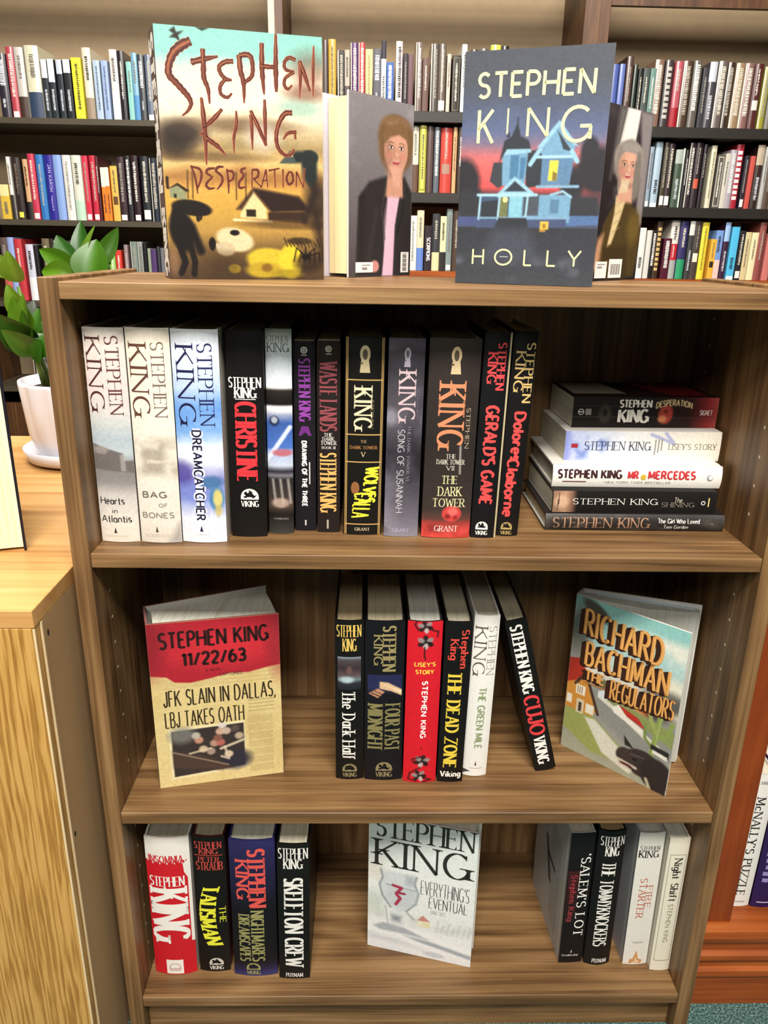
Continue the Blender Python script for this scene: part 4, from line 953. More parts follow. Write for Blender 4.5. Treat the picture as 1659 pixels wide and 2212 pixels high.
p.poly([(.2, .52), (.72, .52), (.72, .66), (.25, .66)], '#8d8272', .6, .02).poly([(.2, .505), (.62, .51), (.6, .545), (.2, .54)], '#d8cfbe', .8, .01).poly([(.3, .59), (.85, .6), (.6, .61), (.3, .61)], '#d4cab8', .8).poly([(.7, 1), (1, .9), (1, 1)], '#8e8a88', .8, .02).build('printed_artwork', j, P)
s = Sheet(w, h, P); s.text('KING', 'serif', '#5c3a2c', .06, .07, .48, .392, 1, 1.35); s.text('STEPHEN', 'serif', '#6e5a4e', .57, .06, .86, .395, 1, 1.1)
s.text('BAG', 'sansb', '#6a6258', .12, .745, .72, .778); s.text('OF', 'sansb', '#8a8278', .5, .803, .72, .823); s.text('BONES', 'sansb', '#8a8278', .08, .848, .86, .878)
lamp_mark(s, .42, .937, '#4a443e'); s.text('SCRIBNER', 'serif', '#a89e92', .12, .957, .7, .97); s.build('lettering', j)
w, h = .0508, .2422
r, j, P = book('thick blue and white wintry hardcover with outlined vertical title', w, h, .16, (-.2596, .0375, Z1), .008, spine='#c4d0e4', board='#c9c4bc', right='#b8b0a4', bul=.004, group=GU)
p = Paint(w, h, .0011, 8).grad([(0, '#dfe2e4'), (.12, '#d5dcec'), (.26, '#b9cbe8'), (.36, '#6f9cd8'), (.46, '#7fa8dc'), (.53, '#dfe6ee'), (.6, '#dde2ea'), (.68, '#8a8ac4'), (.78, '#8f9cd4'), (.88, '#d8dcea'), (1, '#e8e6e6')], warp=.05)
p.clouds(6, '#5f92d8', .5, .75, .7, .28, .52).blob(.05, .66, .3, .06, '#4a3f8e', .8, .6).blob(.3, .75, .4, .05, '#6a78c4', .6, .6).blob(.72, .7, .25, .03, '#3a6a94', .8, .5).blob(.82, .78, .16, .06, '#3f78a8', .9, .3).blob(.84, .78, .1, .045, '#d8c878', .95, .4).blob(.85, .84, .08, .03, '#c8b468', .8, .4)
for i in range(14): p.poly([(i / 14, .9), (i / 14 + .05, .84 + .02 * (i % 3)), (i / 14 + .08, .9)], '#e4e8ee', .8)
p.build('printed_artwork', j, P)
s = Sheet(w, h, P); s.text('KING', 'serif', '#1c1a44', .09, .07, .47, .428, 1, 1.3); s.text('STEPHEN', 'serif', '#1f2454', .55, .06, .86, .43, 1, 1.1)
s.text('DREAMCATCHER', 'sansb', '#1c1838', .34, .45, .56, .89, 1, .9, 2, '#e6eaf2', .0016); lamp_mark(s, .45, .935, '#1c1838'); s.text('SCRIBNER', 'serif', '#8a8aa0', .3, .957, .62, .964); s.build('lettering', j)
w, h = .0413, .2398
r, j, P = book('black hardcover with red vertical block title under two white names', w, h, .155, (-.2106, .0575, Z1), .012, spine='#131110', board='#1a1614', bul=.0025, group=GU)
s = Sheet(w, h, P); s.text('STEPHEN', 'block', '#efe9df', .05, .213, .93, .262, pen=1.0); s.text('KING', 'block', '#efe9df', .2, .262, .8, .31, pen=1.0); s.rect(.22, .314, .78, .317, '#efe9df', 1)
s.text('CHRISTINE', 'block', '#e0343c', .2, .325, .78, .722, 1, 1.25); longship(s, .54, .795, .5, '#efe9df', '#131110'); s.build('lettering', j)
w, h = .0294, .241
r, j, P = book('slim hardcover with glossy car photograph on its spine, beside black red-titled book', w, h, .15, (-.1741, .069, Z1), .01, spine='#2a2624', board='#141210', bul=.003, group=GU)
p = Paint(w, h, .0011, 12).grad([(0, '#a4aa98'), (.05, '#c4ccc8'), (.16, '#d4dce4'), (.27, '#e8eef2'), (.275, '#b0aaa4'), (.285, '#2a2422'), (.35, '#141010'), (.362, '#f0ecec'), (.385, '#d4d4dc'), (.4, '#9aa0b8'), (.44, '#3a5a9e'), (.56, '#4a70bc'), (.58, '#a8b8dc'), (.65, '#c4ccdc'), (.68, '#2a2830'), (.7, '#7a7880'), (.72, '#2a2626'), (.86, '#4a3c34'), (.9, '#1c1816'), (1, '#3a3836')])
p.line([(0, .62), (.9, .46)], .02, '#dfe6f4', .9).blob(.6, .585, .4, .018, '#b8606a', .9, .4).blob(.3, .43, .2, .025, '#20243c', .8, .3).blob(.3, .425, .12, .016, '#c8ccd8', .8, .3)
for k in (.2, .5, .8): p.line([(k, .72), (k + .1, .84)], .012, '#a8a09a', .8)
p.blob(.5, .84, .35, .025, '#c0a898', .8, .4).build('printed_artwork', j, P)
s = Sheet(w, h, P); s.text('STEPHEN', 'serif', '#5a645e', .06, .032, .88, .062); s.text('KING', 'serif', '#4a5450', .08, .066, .9, .106); s.text('SCRIBNER', 'serif', '#c8c4bc', .2, .918, .8, .926); s.build('lettering', j)
def ring(s, cx, cy, r, col):
    s.disc(cx, cy, r, col, 1); s.disc(cx, cy, r * .72, '#161316', 2); s.disc(cx, cy, r * .45, col, 3); s.disc(cx + .01, cy, r * .22, '#161316', 4); s.rect(cx - .13, cy + .023, cx + .13, cy + .026, col, 1)
w, h = .0248, .2268
r, j, P = book('slim black paperback, purple name over white title, ring mark at top', w, h, .15, (-.1455, .080, Z1), .006, 'paper', spine='#151217', bul=.0015, group=GU)
s = Sheet(w, h, P); ring(s, .5, .045, .0038, '#d8d4d0'); s.text('STEPHEN KING', 'block', '#8d3f9c', .24, .085, .78, .405, 1, 1.2); s.fpoly([(.2, .48), (.35, .43), (.66, .43), (.82, .48)], '#6a2a78', 1)
s.text('DRAWING OF THE THREE', 'sansb', '#e8e4e0', .33, .505, .6, .865, 1, 1.25); s.rect(.68, .62, .74, .74, '#c8c4c0', 1); s.rect(.46, .94, .54, .97, '#b8b4b0', 1); s.build('lettering', j)
w, h = .0268, .228
r, j, P = book('dark brown paperback with dusky red title above orange author name', w, h, .15, (-.1176, .075, Z1), .006, 'paper', spine='#1f1715', bul=.0015, group=GU)
s = Sheet(w, h, P); ring(s, .5, .04, .0036, '#c8c4a8'); s.text('WASTE LANDS', 'block', '#8c444a', .12, .1, .86, .455, 1, 1.2)
for tx, y0, y1, a, b in (('THE', .462, .48, .3, .66), ('DARK', .483, .501, .24, .74), ('TOWER', .504, .524, .16, .84), ('BOOK III', .532, .545, .2, .8)): s.text(tx, 'serifb', '#e4dcd4', a, y0, b, y1, layer=1)
s.text('STEPHEN KING', 'block', '#e4ae62', .12, .565, .84, .89, 1, 1.2); s.rect(.42, .93, .5, .98, '#a8a090', 1); s.build('lettering', j)
def keyhole(s, cx, y0, y1, wd, col, dk):
    s.disc(cx, y0 + (y1 - y0) * .3, wd * s.W / 2, col, 1, ry=(y1 - y0) * s.H * .32); s.fpoly([(cx - wd * .36, y0 + (y1 - y0) * .5), (cx + wd * .36, y0 + (y1 - y0) * .5), (cx + wd * .5, y1), (cx - wd * .5, y1)], col, 1)
    s.fpoly([(cx - wd * .5, y0 + (y1 - y0) * .62), (cx - wd * .2, y0 + (y1 - y0) * .62), (cx - wd * .2, y0 + (y1 - y0) * .68), (cx - wd * .5, y0 + (y1 - y0) * .68)], dk, 2)
    s.disc(cx, y0 + (y1 - y0) * .32, wd * s.W * .24, dk, 2, ry=(y1 - y0) * s.H * .2)
w, h = .0452, .2333
r, j, P = book('black hardcover with gold ruled panels and slanted yellow title', w, h, .155, (-.0772, .067, Z1), .010, spine='#151310', bul=.003, group=GU)
s = Sheet(w, h, P); g = '#b8945a'
for a in ((.03, 0, .05, 1), (.065, 0, .085, 1), (.915, 0, .935, 1), (.95, 0, .97, 1)): s.rect(*a, g, 1)
for y in (.2, .47, .61, .94): s.rect(.05, y, .95, y + .006, g, 1)
keyhole(s, .5, .04, .168, .26, '#c8b890', '#5a5040'); s.text('KING', 'serifb', '#d4caa8', .24, .24, .7, .448, 1, 1.0); s.text('STEPHEN', 'serif', '#a89c78', .66, .3, .74, .44, 1)
s.text('THE', 'serif', '#b8946a', .42, .5, .58, .514); s.text('DARK TOWER', 'serifb', '#b8804a', .15, .53, .85, .546); s.text('V', 'serifb', '#d8c090', .44, .562, .55, .586)
s.text('WOLVES', 'brushb', '#e8dc3c', .5, .635, .88, .83, 1, 1.2, shear=-.12); s.text('CALLA', 'brushb', '#e8dc3c', .24, .772, .72, .91, 1, 1.1, shear=-.12); s.disc(.3, .75, .005, '#8a5a34', 1, .008); s.text('GRANT', 'serifb', '#d8c8a0', .3, .962, .7, .978); s.build('lettering', j)
w, h = .0406, .2335
r, j, P = book('slate grey cloudy hardcover with pale pinkish name and thin pale title', w, h, .155, (-.0309, .0615, Z1), .010, spine='#4a464e', board='#2a282c', bul=.003, group=GU)
p = Paint(w, h, .0014, 21).grad([(0, '#4c4850'), (.15, '#38343a'), (.4, '#5a565e'), (.55, '#332f36'), (.75, '#4a464e'), (.9, '#6a6670'), (1, '#84808c')]).clouds(4, '#8d8994', .5, .8, .6).clouds(5, '#1e1a20', .55, .8, .6).blob(.1, .38, .2, .04, '#a8a4b0', .6, .8).build('printed_artwork', j, P)
s = Sheet(w, h, P); keyhole(s, .52, .045, .135, .18, '#a8a0ac', '#5a5460'); s.text('KING', 'serifb', '#c8b0b4', .3, .155, .78, .4, 1, 1.0); s.text('STEPHEN', 'serif', '#8a7c86', .82, .24, .88, .39, 1)
s.text('SONG OF SUSANNAH', 'hand', '#d8d2d8', .32, .44, .52, .87, 1, 1.0); s.text('THE DARK TOWER VI', 'serif', '#a8a0ac', .6, .42, .68, .7, 1); s.text('GRANT', 'serifb', '#a8a4c0', .24, .955, .74, .975); s.build('lettering', j)
w, h = .0578, .2344
r, j, P = book('thick dark brown hardcover with orange name and red roses along the foot', w, h, .155, (.0224, .0585, Z1), .012, spine='#2f2723', board='#262020', bul=.0035, group=GU)
p = Paint(w, h, .0012, 23).grad([(0, '#352d2a'), (.5, '#2c2522'), (.85, '#3a302c'), (.9, '#5a3a34'), (.92, '#9a3a34'), (1, '#b83a34')], warp=.03).clouds(12, '#d8504a', .45, .7, .8, .92, 1.1).clouds(14, '#5a1c1c', .55, .75, .7, .92, 1.1).blob(.6, .87, .2, .042, '#c84440', 1, .15)
p.blob(.62, .86, .1, .022, '#e07068', .8, .3).blob(.52, .885, .06, .014, '#7a2020', .8, .4).blob(.68, .89, .05, .012, '#8a2424', .8, .4).line([(.7, .52), (.72, .66)], .008, '#d8d4cc', .7).build('printed_artwork', j, P)
s = Sheet(w, h, P); keyhole(s, .52, .04, .168, .2, '#d0b890', '#5a4a3a'); s.text('KING', 'serifb', '#cc845e', .22, .215, .74, .53, 1, 1.05); s.text('STEPHEN', 'serif', '#d8c0a0', .78, .33, .86, .53, 1, 1.2)
for tx, a, y0, b, y1, c in (('THE', .42, .56, .62, .582, '#efe6d4'), ('DARK TOWER', .24, .588, .8, .612, '#efe6d4'), ('VII', .44, .62, .6, .642, '#efe6d4'), ('THE', .36, .67, .68, .712, '#e4dca4'), ('DARK', .3, .728, .78, .776, '#e4dca4'), ('TOWER', .2, .79, .86, .834, '#e4dca4'), ('GRANT', .26, .935, .74, .965, '#f0e4dc')): s.text(tx, 'serif', c, a, y0, b, y1, layer=2, pen=.95)
s.build('lettering', j)
w, h = .0302, .2413
r, j, P = book('black hardcover, scrawled red title and red name, cream stripe down one edge', w, h, .155, (.0678, .060, Z1), .018, spine='#131214', right='#c9b890', bul=.0025, group=GU)
s = Sheet(w, h, P); s.rect(.93, 0, 1, 1, '#b8a884', 0); s.text('STEPHEN', 'block', '#d8484a', .5, .045, .82, .265, 1, 1.3); s.text('KING', 'block', '#d8484a', .16, .09, .5, .235, 1, 1.3)
s.text("GERALD'S", 'brushb', '#e04a48', .22, .335, .74, .63, 1, 1.1); s.text('GAME', 'brushb', '#e04a48', .22, .65, .74, .83, 1, 1.1); longship(s, .42, .945, .48, '#e8e4dc', '#131214'); s.build('lettering', j)
w, h = .0268, .242
r, j, P = book('black hardcover with tan name and scrawled red title, last before the flat stack', w, h, .155, (.0974, .067, Z1), .028, spine='#141212', bul=.0025, group=GU)
s = Sheet(w, h, P); s.text('STEPHEN', 'block', '#ccae70', .55, .05, .93, .33, 1, 1.2); s.text('KING', 'block', '#ccae70', .14, .09, .54, .28, 1, 1.2)
s.text('Dolores', 'brushb', '#e04a48', .3, .37, .84, .615, 1, 1.2); s.text('Claiborne', 'brushb', '#e04a48', .2, .6, .74, .9, 1, 1.2); longship(s, .46, .955, .5, '#a8925a', '#141212'); s.build('lettering', j)

# --- flat stack on the upper tier (top of each spine points to the upright books)
z = Z1
w, h = .0215, .222
r, j, P = book('thin black hardcover lying lowest in the flat stack, brown spine name', w, h, .15, (.3705, .085, z), lie=True, spine='#2a2523', board='#221e1e', bul=.004, group=GS, turn=-.004); z += w
p = Paint(w, h, .0014, 31).grad([(0, '#4a4642'), (.05, '#2c2826'), (.8, '#262322'), (1, '#3a3834')]).clouds(10, '#5a544e', .55, .8, .6).build('printed_artwork', j, P)
s = Sheet(w, h, P); s.text('STEPHEN KING', 'serif', '#a07a5e', .2, .04, .82, .58, 1, 1.2); s.text('The Girl Who Loved', 'hand', '#e4ded4', .52, .625, .8, .86, 1, 1.6); s.text('Tom Gordon', 'hand', '#e4ded4', .18, .66, .42, .8, 1, 1.6); lamp_mark(s, .5, .93, '#a08a7c', .006); s.build('lettering', j)
w, h = .0274, .205
r, j, P = book('black paperback second from bottom of the flat stack, small tan portrait patch', w, h, .14, (.3615, .096, z), 0, 'paper', lie=True, spine='#161311', bul=.0008, group=GS, turn=.005); z += w
p = Paint(w, .03, .001, 33).grad([(0, '#8a6a54'), (.5, '#b08a6e'), (.8, '#7a5a48'), (1, '#1c1714')]).blob(.5, .35, .3, .3, '#d0ae90', .8, .5).line([(.1, .2), (.9, .25)], .05, '#4a3428').build('printed_artwork', j, lambda u, v, k: P(u, v + h - .031, k))
s = Sheet(w, h, P); s.text('STEPHEN KING', 'serif', '#e8e4da', .38, .125, .66, .64, 1, 1.3); s.text('SHINING', 'serif', '#8a8478', .28, .665, .5, .865, 1, 1.2); s.text('The', 'hand', '#b8b0a0', .48, .74, .74, .79, 1, 1.2); s.disc(.48, .918, .0028, '#c8c4bc', 1); s.disc(.48, .918, .0016, '#161311', 2); s.rect(.3, .948, .72, .955, '#d8c47a', 1); s.build('lettering', j)
w, h = .0283, .211
r, j, P = book('white hardcover in middle of the flat stack, dark and red spine title', w, h, .15, (.3695, .109, z), 0, 'hard', lie=True, spine='#e9e4da', board='#e0dad0', bul=.003, group=GS, turn=-.012); z += w
s = Sheet(w, h, P); s.text('STEPHEN KING', 'sansb', '#3a1a20', .4, .028, .82, .41, 1, 1.1); s.text('MR', 'sansb', '#b83238', .4, .44, .78, .508, 1, 1.1); s.disc(.5, .535, .0035, '#c8a83a', 1); s.text('MERCEDES', 'sansb', '#b83238', .4, .56, .8, .845, 1, 1.1)
s.text('NEW YORK TIMES BESTSELLER', 'sans', '#8a7c78', .2, .31, .3, .7, 1, 1.0); s.rect(.24, .06, .28, .2, '#6a2c34', 1); s.disc(.5, .93, .004, '#8a8a8c', 1); s.disc(.52, .933, .0028, '#e9e4da', 2); s.build('lettering', j)
w, h = .0376, .198
r, j, P = book('white and icy blue paperback second from top of the flat stack', w, h, .132, (.374, .136, z), 0, 'paper', lie=True, spine='#dcd8d4', board='#d8d4cc', bul=.0012, group=GS, turn=.010); z += w
p = Paint(w, h, .0012, 36).grad([(0, '#8a94d0'), (.05, '#b8c0e0'), (.2, '#c4cce0'), (.4, '#dcdcdc'), (.7, '#dfdad0'), (1, '#e2dac8')], warp=.06).clouds(9, '#5a72b8', .5, .75, .7, .02, .3).clouds(11, '#eef2f6', .5, .75, .7, .02, .4)
p.line([(.9, .55), (.6, .7), (.95, .64)], .02, '#8a90c0', .7).build('printed_artwork', j, P)
s = Sheet(w, h, P); s.rect(.44, .04, .58, .082, '#9a2430', 1); s.text('STEPHEN KING', 'serif', '#3c4056', .36, .125, .66, .55, 1, 1.1); s.text("LISEY'S STORY", 'serif', '#7a7260', .4, .665, .6, .975, 1, 1.2)
for k in (.575, .595, .615): s.rect(.2 + (k - .575) * 4, k, .75, k + .008, '#8a867e', 1)
s.build('lettering', j)
w, h = .0392, .187
r, j, P = book('thick black paperback topmost on the flat stack, white name, red end', w, h, .11, (.3745, .160, z), 0, 'paper', lie=True, spine='#191413', board='#2a1412', bul=.001, group=GS, turn=.03)
p = Paint(w, h, .0012, 38).grad([(0, '#1a1512'), (.55, '#1c1614'), (.8, '#2c1614'), (.93, '#8a2c2c'), (1, '#b04a48')]).line([(.35, 0), (.33, 1)], .006, '#5a5450', .6).line([(.72, 0), (.7, .8)], .004, '#4a4440', .6).blob(.45, .64, .32, .05, '#b04438', .95, .25).blob(.3, .62, .12, .03, '#d88a5a', .9, .5).blob(.55, .64, .06, .012, '#5a1c18', .8, .4).blob(.45, .22, .3, .045, '#3f3a30', .9, .4).blob(.5, .22, .12, .015, '#1a1614', .8).speck(.15).build('printed_artwork', j, P)
s = Sheet(w, h, P); s.text('STEPHEN', 'slab', '#e8e2d8', .66, .315, .92, .54, 1, 1.3); s.text('KING', 'slab', '#e8e2d8', .16, .31, .62, .53, 1, 1.3); s.text('DESPERATION', 'sansb', '#c0a880', .62, .565, .84, .82, 1, 1.2, arch=.004); s.disc(.52, .055, .004, '#c8c4bc', 1); s.disc(.52, .055, .003, '#191413', 2); s.rect(.5, .035, .54, .075, '#c8c4bc', 3); s.rect(.42, .085, .62, .125, '#8a867e', 1); s.text('SIGNET', 'sansb', '#d8c8c0', .42, .875, .6, .965, 1); s.build('lettering', j)
tp = Sheet(.11, h, lambda u, v, k: (w / 2 + k, u + .002, v)); tp.poly([(.02, h * .97), (.02, h * .6), (.10, h * .66), (.10, h * .97)], '#8a8474', 1); tp.poly([(.01, h * .3), (.01, h * .05), (.105, h * .05), (.1, h * .5)], '#6a1414', 1); tp.build('cover_picture', j)

# --- middle tier, upright books
w, h = .0373, .2388
r, j, P = book('black hardcover, gold name at top, grey photo square, white mixed-case title', w, h, .16, (-.0912, .0665, Z2), -.003, spine='#121110', bul=.003, pages='#a89878', group=GM)
p = Paint(w * .8, h * .2, .001, 41).grad([(0, '#8a98a4'), (.1, '#4a4448'), (.35, '#3a2c30'), (.55, '#5a4a4c'), (.7, '#6a7a80'), (.8, '#2c2c34'), (1, '#20222a')]).blob(.4, .7, .3, .1, '#b8ccd0', .9, .6).blob(.5, .4, .12, .12, '#7a5a54', .6).build('printed_artwork', j, lambda u, v, k: P(u + w * .09, v + h * .585, k))
s = Sheet(w, h, P); s.text('STEPHEN', 'block', '#e4c060', .06, .025, .9, .095, pen=.95); s.text('KING', 'block', '#e4c060', .26, .105, .74, .18, pen=.95); s.text('The Dark Half', 'serifb', '#ece8e0', .24, .425, .7, .865, 1, .95); longship(s, .5, .935, .52, '#8a7f5a', '#121110'); s.build('lettering', j)
w, h = .0505, .2392
r, j, P = book('thick black hardcover with olive gold lettering and small hand picture', w, h, .16, (-.0462, .065, Z2), -.003, spine='#131216', bul=.003, pages='#b8ae94', group=GM)
p = Paint(w * .88, h * .17, .001, 42).grad([(0, '#23264a'), (.5, '#2a2c50'), (.7, '#15141c'), (1, '#131216')]).poly([(.35, .25), (.6, .28), (1, .55), (1, .78), (.7, .6), (.35, .5)], '#d8b48c', 1, .02).poly([(.5, .35), (1, .6), (1, .72)], '#f0dcb8', .8, .03).poly([(.02, .7), (.3, .5), (.5, .62), (.3, .85)], '#c08a6a', 1, .015).line([(.12, .68), (.35, .78)], .04, '#3a2420').line([(.2, .6), (.42, .7)], .03, '#3a2420').build('printed_artwork', j, lambda u, v, k: P(u + w * .07, v + h * .51, k))
s = Sheet(w, h, P); s.text('STEPHEN', 'block', '#94875a', .44, .025, .78, .3, 1, 1.15); s.text('KING', 'block', '#94875a', .22, .08, .44, .262, 1, 1.15); s.text('FOUR PAST', 'block', '#827a4e', .53, .5, .92, .805, 1, 1.15); s.text('MIDNIGHT', 'block', '#827a4e', .08, .5, .47, .805, 1, 1.15); longship(s, .52, .925, .44, '#8a7f5a', '#131216'); s.build('lettering', j)
w, h = .0442, .2415
r, j, P = book('bright red hardcover with grey-black flower sprays at head and foot', w, h, .16, (.0027, .060, Z2), .003, spine='#cf1c2a', board='#1c1a1a', bul=.0045, pages='#c8c8c0', group=GM)
p = Paint(w, h, .0011, 44, '#cf1c2a')
for cx, cy, k in ((.5, .03, 1), (.52, .12, 1.1), (.55, .86, 1.1), (.48, .955, 1)):
    for q in range(6):
        t = q * 1.05 + cx * 9; p.blob(cx + .13 * k * math.cos(t), cy + .02 * k * math.sin(t), .1 * k, .012 * k, ('#231c1c', '#8f8885', '#1c1616', '#b8b2ae')[q % 4], .95, .25, t)
    p.blob(cx, cy, .06, .008, '#2c2422', 1, .3)
for pts in (((.5, .15), (.5, .2), (.53, .22)), ((.3, .05), (.2, .02), (.25, .0)), ((.7, .05), (.88, .06), (.85, .09)), ((.5, .83), (.25, .85), (.3, .87)), ((.5, .9), (.2, .94), (.15, .98), (.4, .99)), ((.6, .97), (.85, .985), (.6, .995))): p.line(pts, .008, '#1c1414', .9)
p.build('printed_artwork', j, P)
s = Sheet(w, h, P); s.text("LISEY'S", 'sansb', '#e8cc4a', .22, .238, .84, .265); s.text('STORY', 'sansb', '#e8cc4a', .26, .283, .8, .31); s.text('STEPHEN KING', 'sansb', '#f0ece8', .46, .35, .64, .71, 1, 1.1); s.rect(.5, .765, .52, .785, '#3a1414', 1); s.build('lettering', j)
w, h = .0343, .2408
r, j, P = book('black hardcover with large yellow vertical title and red mixed-case name', w, h, .16, (.0437, .061, Z2), .009, spine='#121010', bul=.002, pages='#b4b09c', group=GM)
s = Sheet(w, h, P); s.text('Stephen', 'block', '#d8483c', .54, .045, .9, .275, 1, 1.4); s.text('King', 'block', '#d8483c', .14, .1, .52, .225, 1, 1.3); s.text('THE DEAD ZONE', 'block', '#e0c444', .2, .295, .72, .91, 1, 1.2); s.text('Viking', 'sansb', '#efe8da', .1, .925, .92, .978, pen=.95); s.build('lettering', j)
w, h = .0325, .243
r, j, P = book('white hardcover leaning slightly, grey serif names and green scrawled title', w, h, .16, (.0790, .073, Z2), .018, spine='#e6e3dc', board='#d8d4cc', bul=.004, pages='#b8b4a4', group=GM)
s = Sheet(w, h, P); s.text('KING', 'serif', '#5a5048', .06, .065, .54, .355, 1, 1.2); s.text('STEPHEN', 'serif', '#8a8682', .6, .06, .92, .35, 1, 1.0); s.text('THE GREEN MILE', 'brushb', '#8a9870', .38, .425, .7, .82, 1, 1.0); lamp_mark(s, .5, .918, '#2a2624'); s.rect(.25, .945, .8, .948, '#a8a49c', 1); s.fpoly([(0, .955), (.3, .968), (0, .985)], '#4a4446', 1); s.build('lettering', j)
w, h = .0285, .237
r, j, P = book('black hardcover leaning alone at a slant, white and red block lettering', w, h, .16, (.1655 + w / 2 * math.cos(.25), .083, Z2), -.25, spine='#121110', bul=.001, pages='#b0a890', group=GM)
s = Sheet(w, h, P); s.text('STEPHEN KING', 'block', '#ece8e0', .16, .03, .72, .47, 1, 1.25); s.text('CUJO', 'block', '#d83c40', .12, .485, .84, .755, 1, 1.25); s.text('VIKING', 'block', '#ece8e0', .2, .765, .76, .955, 1, 1.2); s.build('lettering', j)

# --- lowest tier, upright books
w, h = .0600, .2438
r, j, P = book('thick red and white hardcover with giant white vertical name', w, h, .16, (-.3410, .037, Z3), .012, spine='#c81e28', board='#d8d2c8', right='#dcd6cc', bul=.006, pages='#a8a490', group=GL3)
s = Sheet(w, h, P); s.rect(0, 0, 1, .155, '#e6e0d6', 0); s.text('INSOMNIA', 'block', '#c42a30', .07, .118, .86, .17, pen=1.0, layer=2)
for k in range(16): s.rect(.05 + k * .055, .15, .075 + k * .055, .165 + .006 * (k % 3), '#e6e0d6', 1)
s.rect(.93, 0, 1, .75, '#e6e0d6', 1); s.fpoly([(.84, .18), (.93, .16), (.93, .28), (.86, .24)], '#e6e0d6', 1); s.text('STEPHEN', 'block', '#efe9e0', .06, .265, .86, .335, pen=1.0, layer=2); s.text('KING', 'block', '#efe9e0', .04, .35, .9, .75, 1, 1.15, 2)
s.rect(.3, .885, .7, .992, '#efe9e0', 1); longship(s, .5, .945, .28, '#c8a8a0', '#efe9e0', None, 2); s.rect(.36, .96, .64, .968, '#c8a8a0', 3); s.build('lettering', j)
w, h = .0440, .2428
r, j, P = book('black hardcover with yellow curved title and red double name at top', w, h, .16, (-.2853, .042, Z3), .012, spine='#14110f', board='#4a1a1c', bul=.003, pages='#b4a890', group=GL3)
s = Sheet(w, h, P); c = '#b8443c'
for tx, y0, y1, a, b in (('STEPHEN', .035, .083, .06, .9), ('KING', .083, .122, .2, .78), ('PETER', .142, .178, .16, .82), ('STRAUB', .176, .235, .08, .92)): s.text(tx, 'block', c, a, y0, b, y1, pen=.95)
s.rect(.05, .128, .92, .133, c, 1); s.text('TALISMAN', 'block', '#e8e43c', .3, .345, .82, .795, 1, 1.25, arch=-.009); s.text('THE', 'block', '#e8e43c', .74, .5, .94, .625, 1, 1.1); longship(s, .56, .935, .46, '#d8d0c4', '#14110f'); s.build('lettering', j)
w, h = .0625, .243
r, j, P = book('thick navy-black hardcover with red name and olive two-line title', w, h, .16, (-.2251, .0345, Z3), .009, spine='#17151c', board='#2c2a5a', right='#14131a', bul=.004, pages='#c8c8b8', group=GL3)
p = Paint(w, h, .0016, 51).grad([(0, '#302c62'), (.1, '#28254e'), (.35, '#1c1a34'), (.5, '#131116'), (.9, '#141218'), (.97, '#2c2850'), (1, '#3a3668')], warp=.06).build('printed_artwork', j, P)
s = Sheet(w, h, P); s.text('STEPHEN', 'block', '#dc544c', .4, .055, .78, .48, 1, 1.35); s.text('KING', 'block', '#dc544c', .13, .135, .42, .42, 1, 1.35); s.text('NIGHTMARES', 'block', '#9a955e', .43, .5, .72, .888, 1, 1.15); s.text('DREAMSCAPES', 'block', '#9a955e', .15, .53, .4, .888, 1, 1.15); longship(s, .45, .94, .32, '#9a955e', '#141218'); s.build('lettering', j)
w, h = .0438, .2413
r, j, P = book('black hardcover with white condensed title, nearest the white goblet cover', w, h, .16, (-.1690, .0295, Z3), .010, spine='#131211', board='#16140f', bul=.002, pages='#c8c4b0', group=GL3)
s = Sheet(w, h, P); s.text('STEPHEN', 'block', '#ece8e0', .04, .028, .96, .103, pen=.95); s.text('KING', 'block', '#ece8e0', .2, .105, .8, .172, pen=.95); s.text('SKELETON CREW', 'block', '#ece8e0', .2, .235, .8, .91, 1, 1.25); s.text('PUTNAM', 'block', '#ece8e0', .22, .955, .78, .985, pen=.95); s.build('lettering', j)
w, h = .0348, .2385
r, j, P = book('black hardcover with white title, its pale grey cover side turned outward', w, h, .155, (.2366, .0535, Z3), -.012, spine='#131112', board='#b4b4b0', bul=.001, pages='#c0bcac', turn=.045, group=GL3)
s = Sheet(w, h, P); s.rect(.04, .28, .5, .68, '#3a1214', 0, '#131112'); s.text("'SALEM'S LOT", 'serifb', '#ece8e0', .5, .155, .9, .785, 1, 1.2, 2); s.text('Stephen King', 'serifb', '#c04048', .12, .31, .42, .665, 1, 1.0, 2); lamp_mark(s, .5, .91, '#d8d4cc', .008); s.text('Doubleday', 'serifb', '#d8d4cc', .12, .93, .82, .95); s.build('lettering', j)
sd = Sheet(.15, h, lambda u, v, k: (-w / 2 - k, .15 - u, v)); sd.poly([(.045, .150), (.055, .150), (.085, .085), (.072, .085)], '#4a4a48', 1); sd.poly([(.07, .2), (.12, .185), (.12, .02), (.085, .03)], '#a2a29e', 0); sd.poly([(.06, .13), (.1, .125), (.1, .118), (.062, .122)], '#4a4a48', 1); sd.build('side_print', j)
w, h = .0382, .2445
r, j, P = book('black hardcover with tall white condensed title, beside the pale grey-sided book', w, h, .155, (.2758, .049, Z3), -.010, spine='#131211', board='#16141a', bul=.005, pages='#94805c', group=GL3)
s = Sheet(w, h, P); s.text('STEPHEN', 'block', '#ece8e0', .08, .038, .96, .103, pen=.95); s.text('KING', 'block', '#ece8e0', .28, .108, .8, .175, pen=.95); s.text('THE TOMMYKNOCKERS', 'block', '#ece8e0', .24, .22, .74, .852, 1, 1.0); s.text('PUTNAM', 'block', '#ece8e0', .28, .95, .84, .982, pen=.95); s.build('lettering', j)
w, h = .0360, .2417
r, j, P = book('white hardcover with small red-orange title and flame mark at foot', w, h, .155, (.3322, .0495, Z3), -.015, spine='#dedad0', board='#a8a8a8', bul=.002, pages='#c8c8c0', turn=.02, group=GL3)
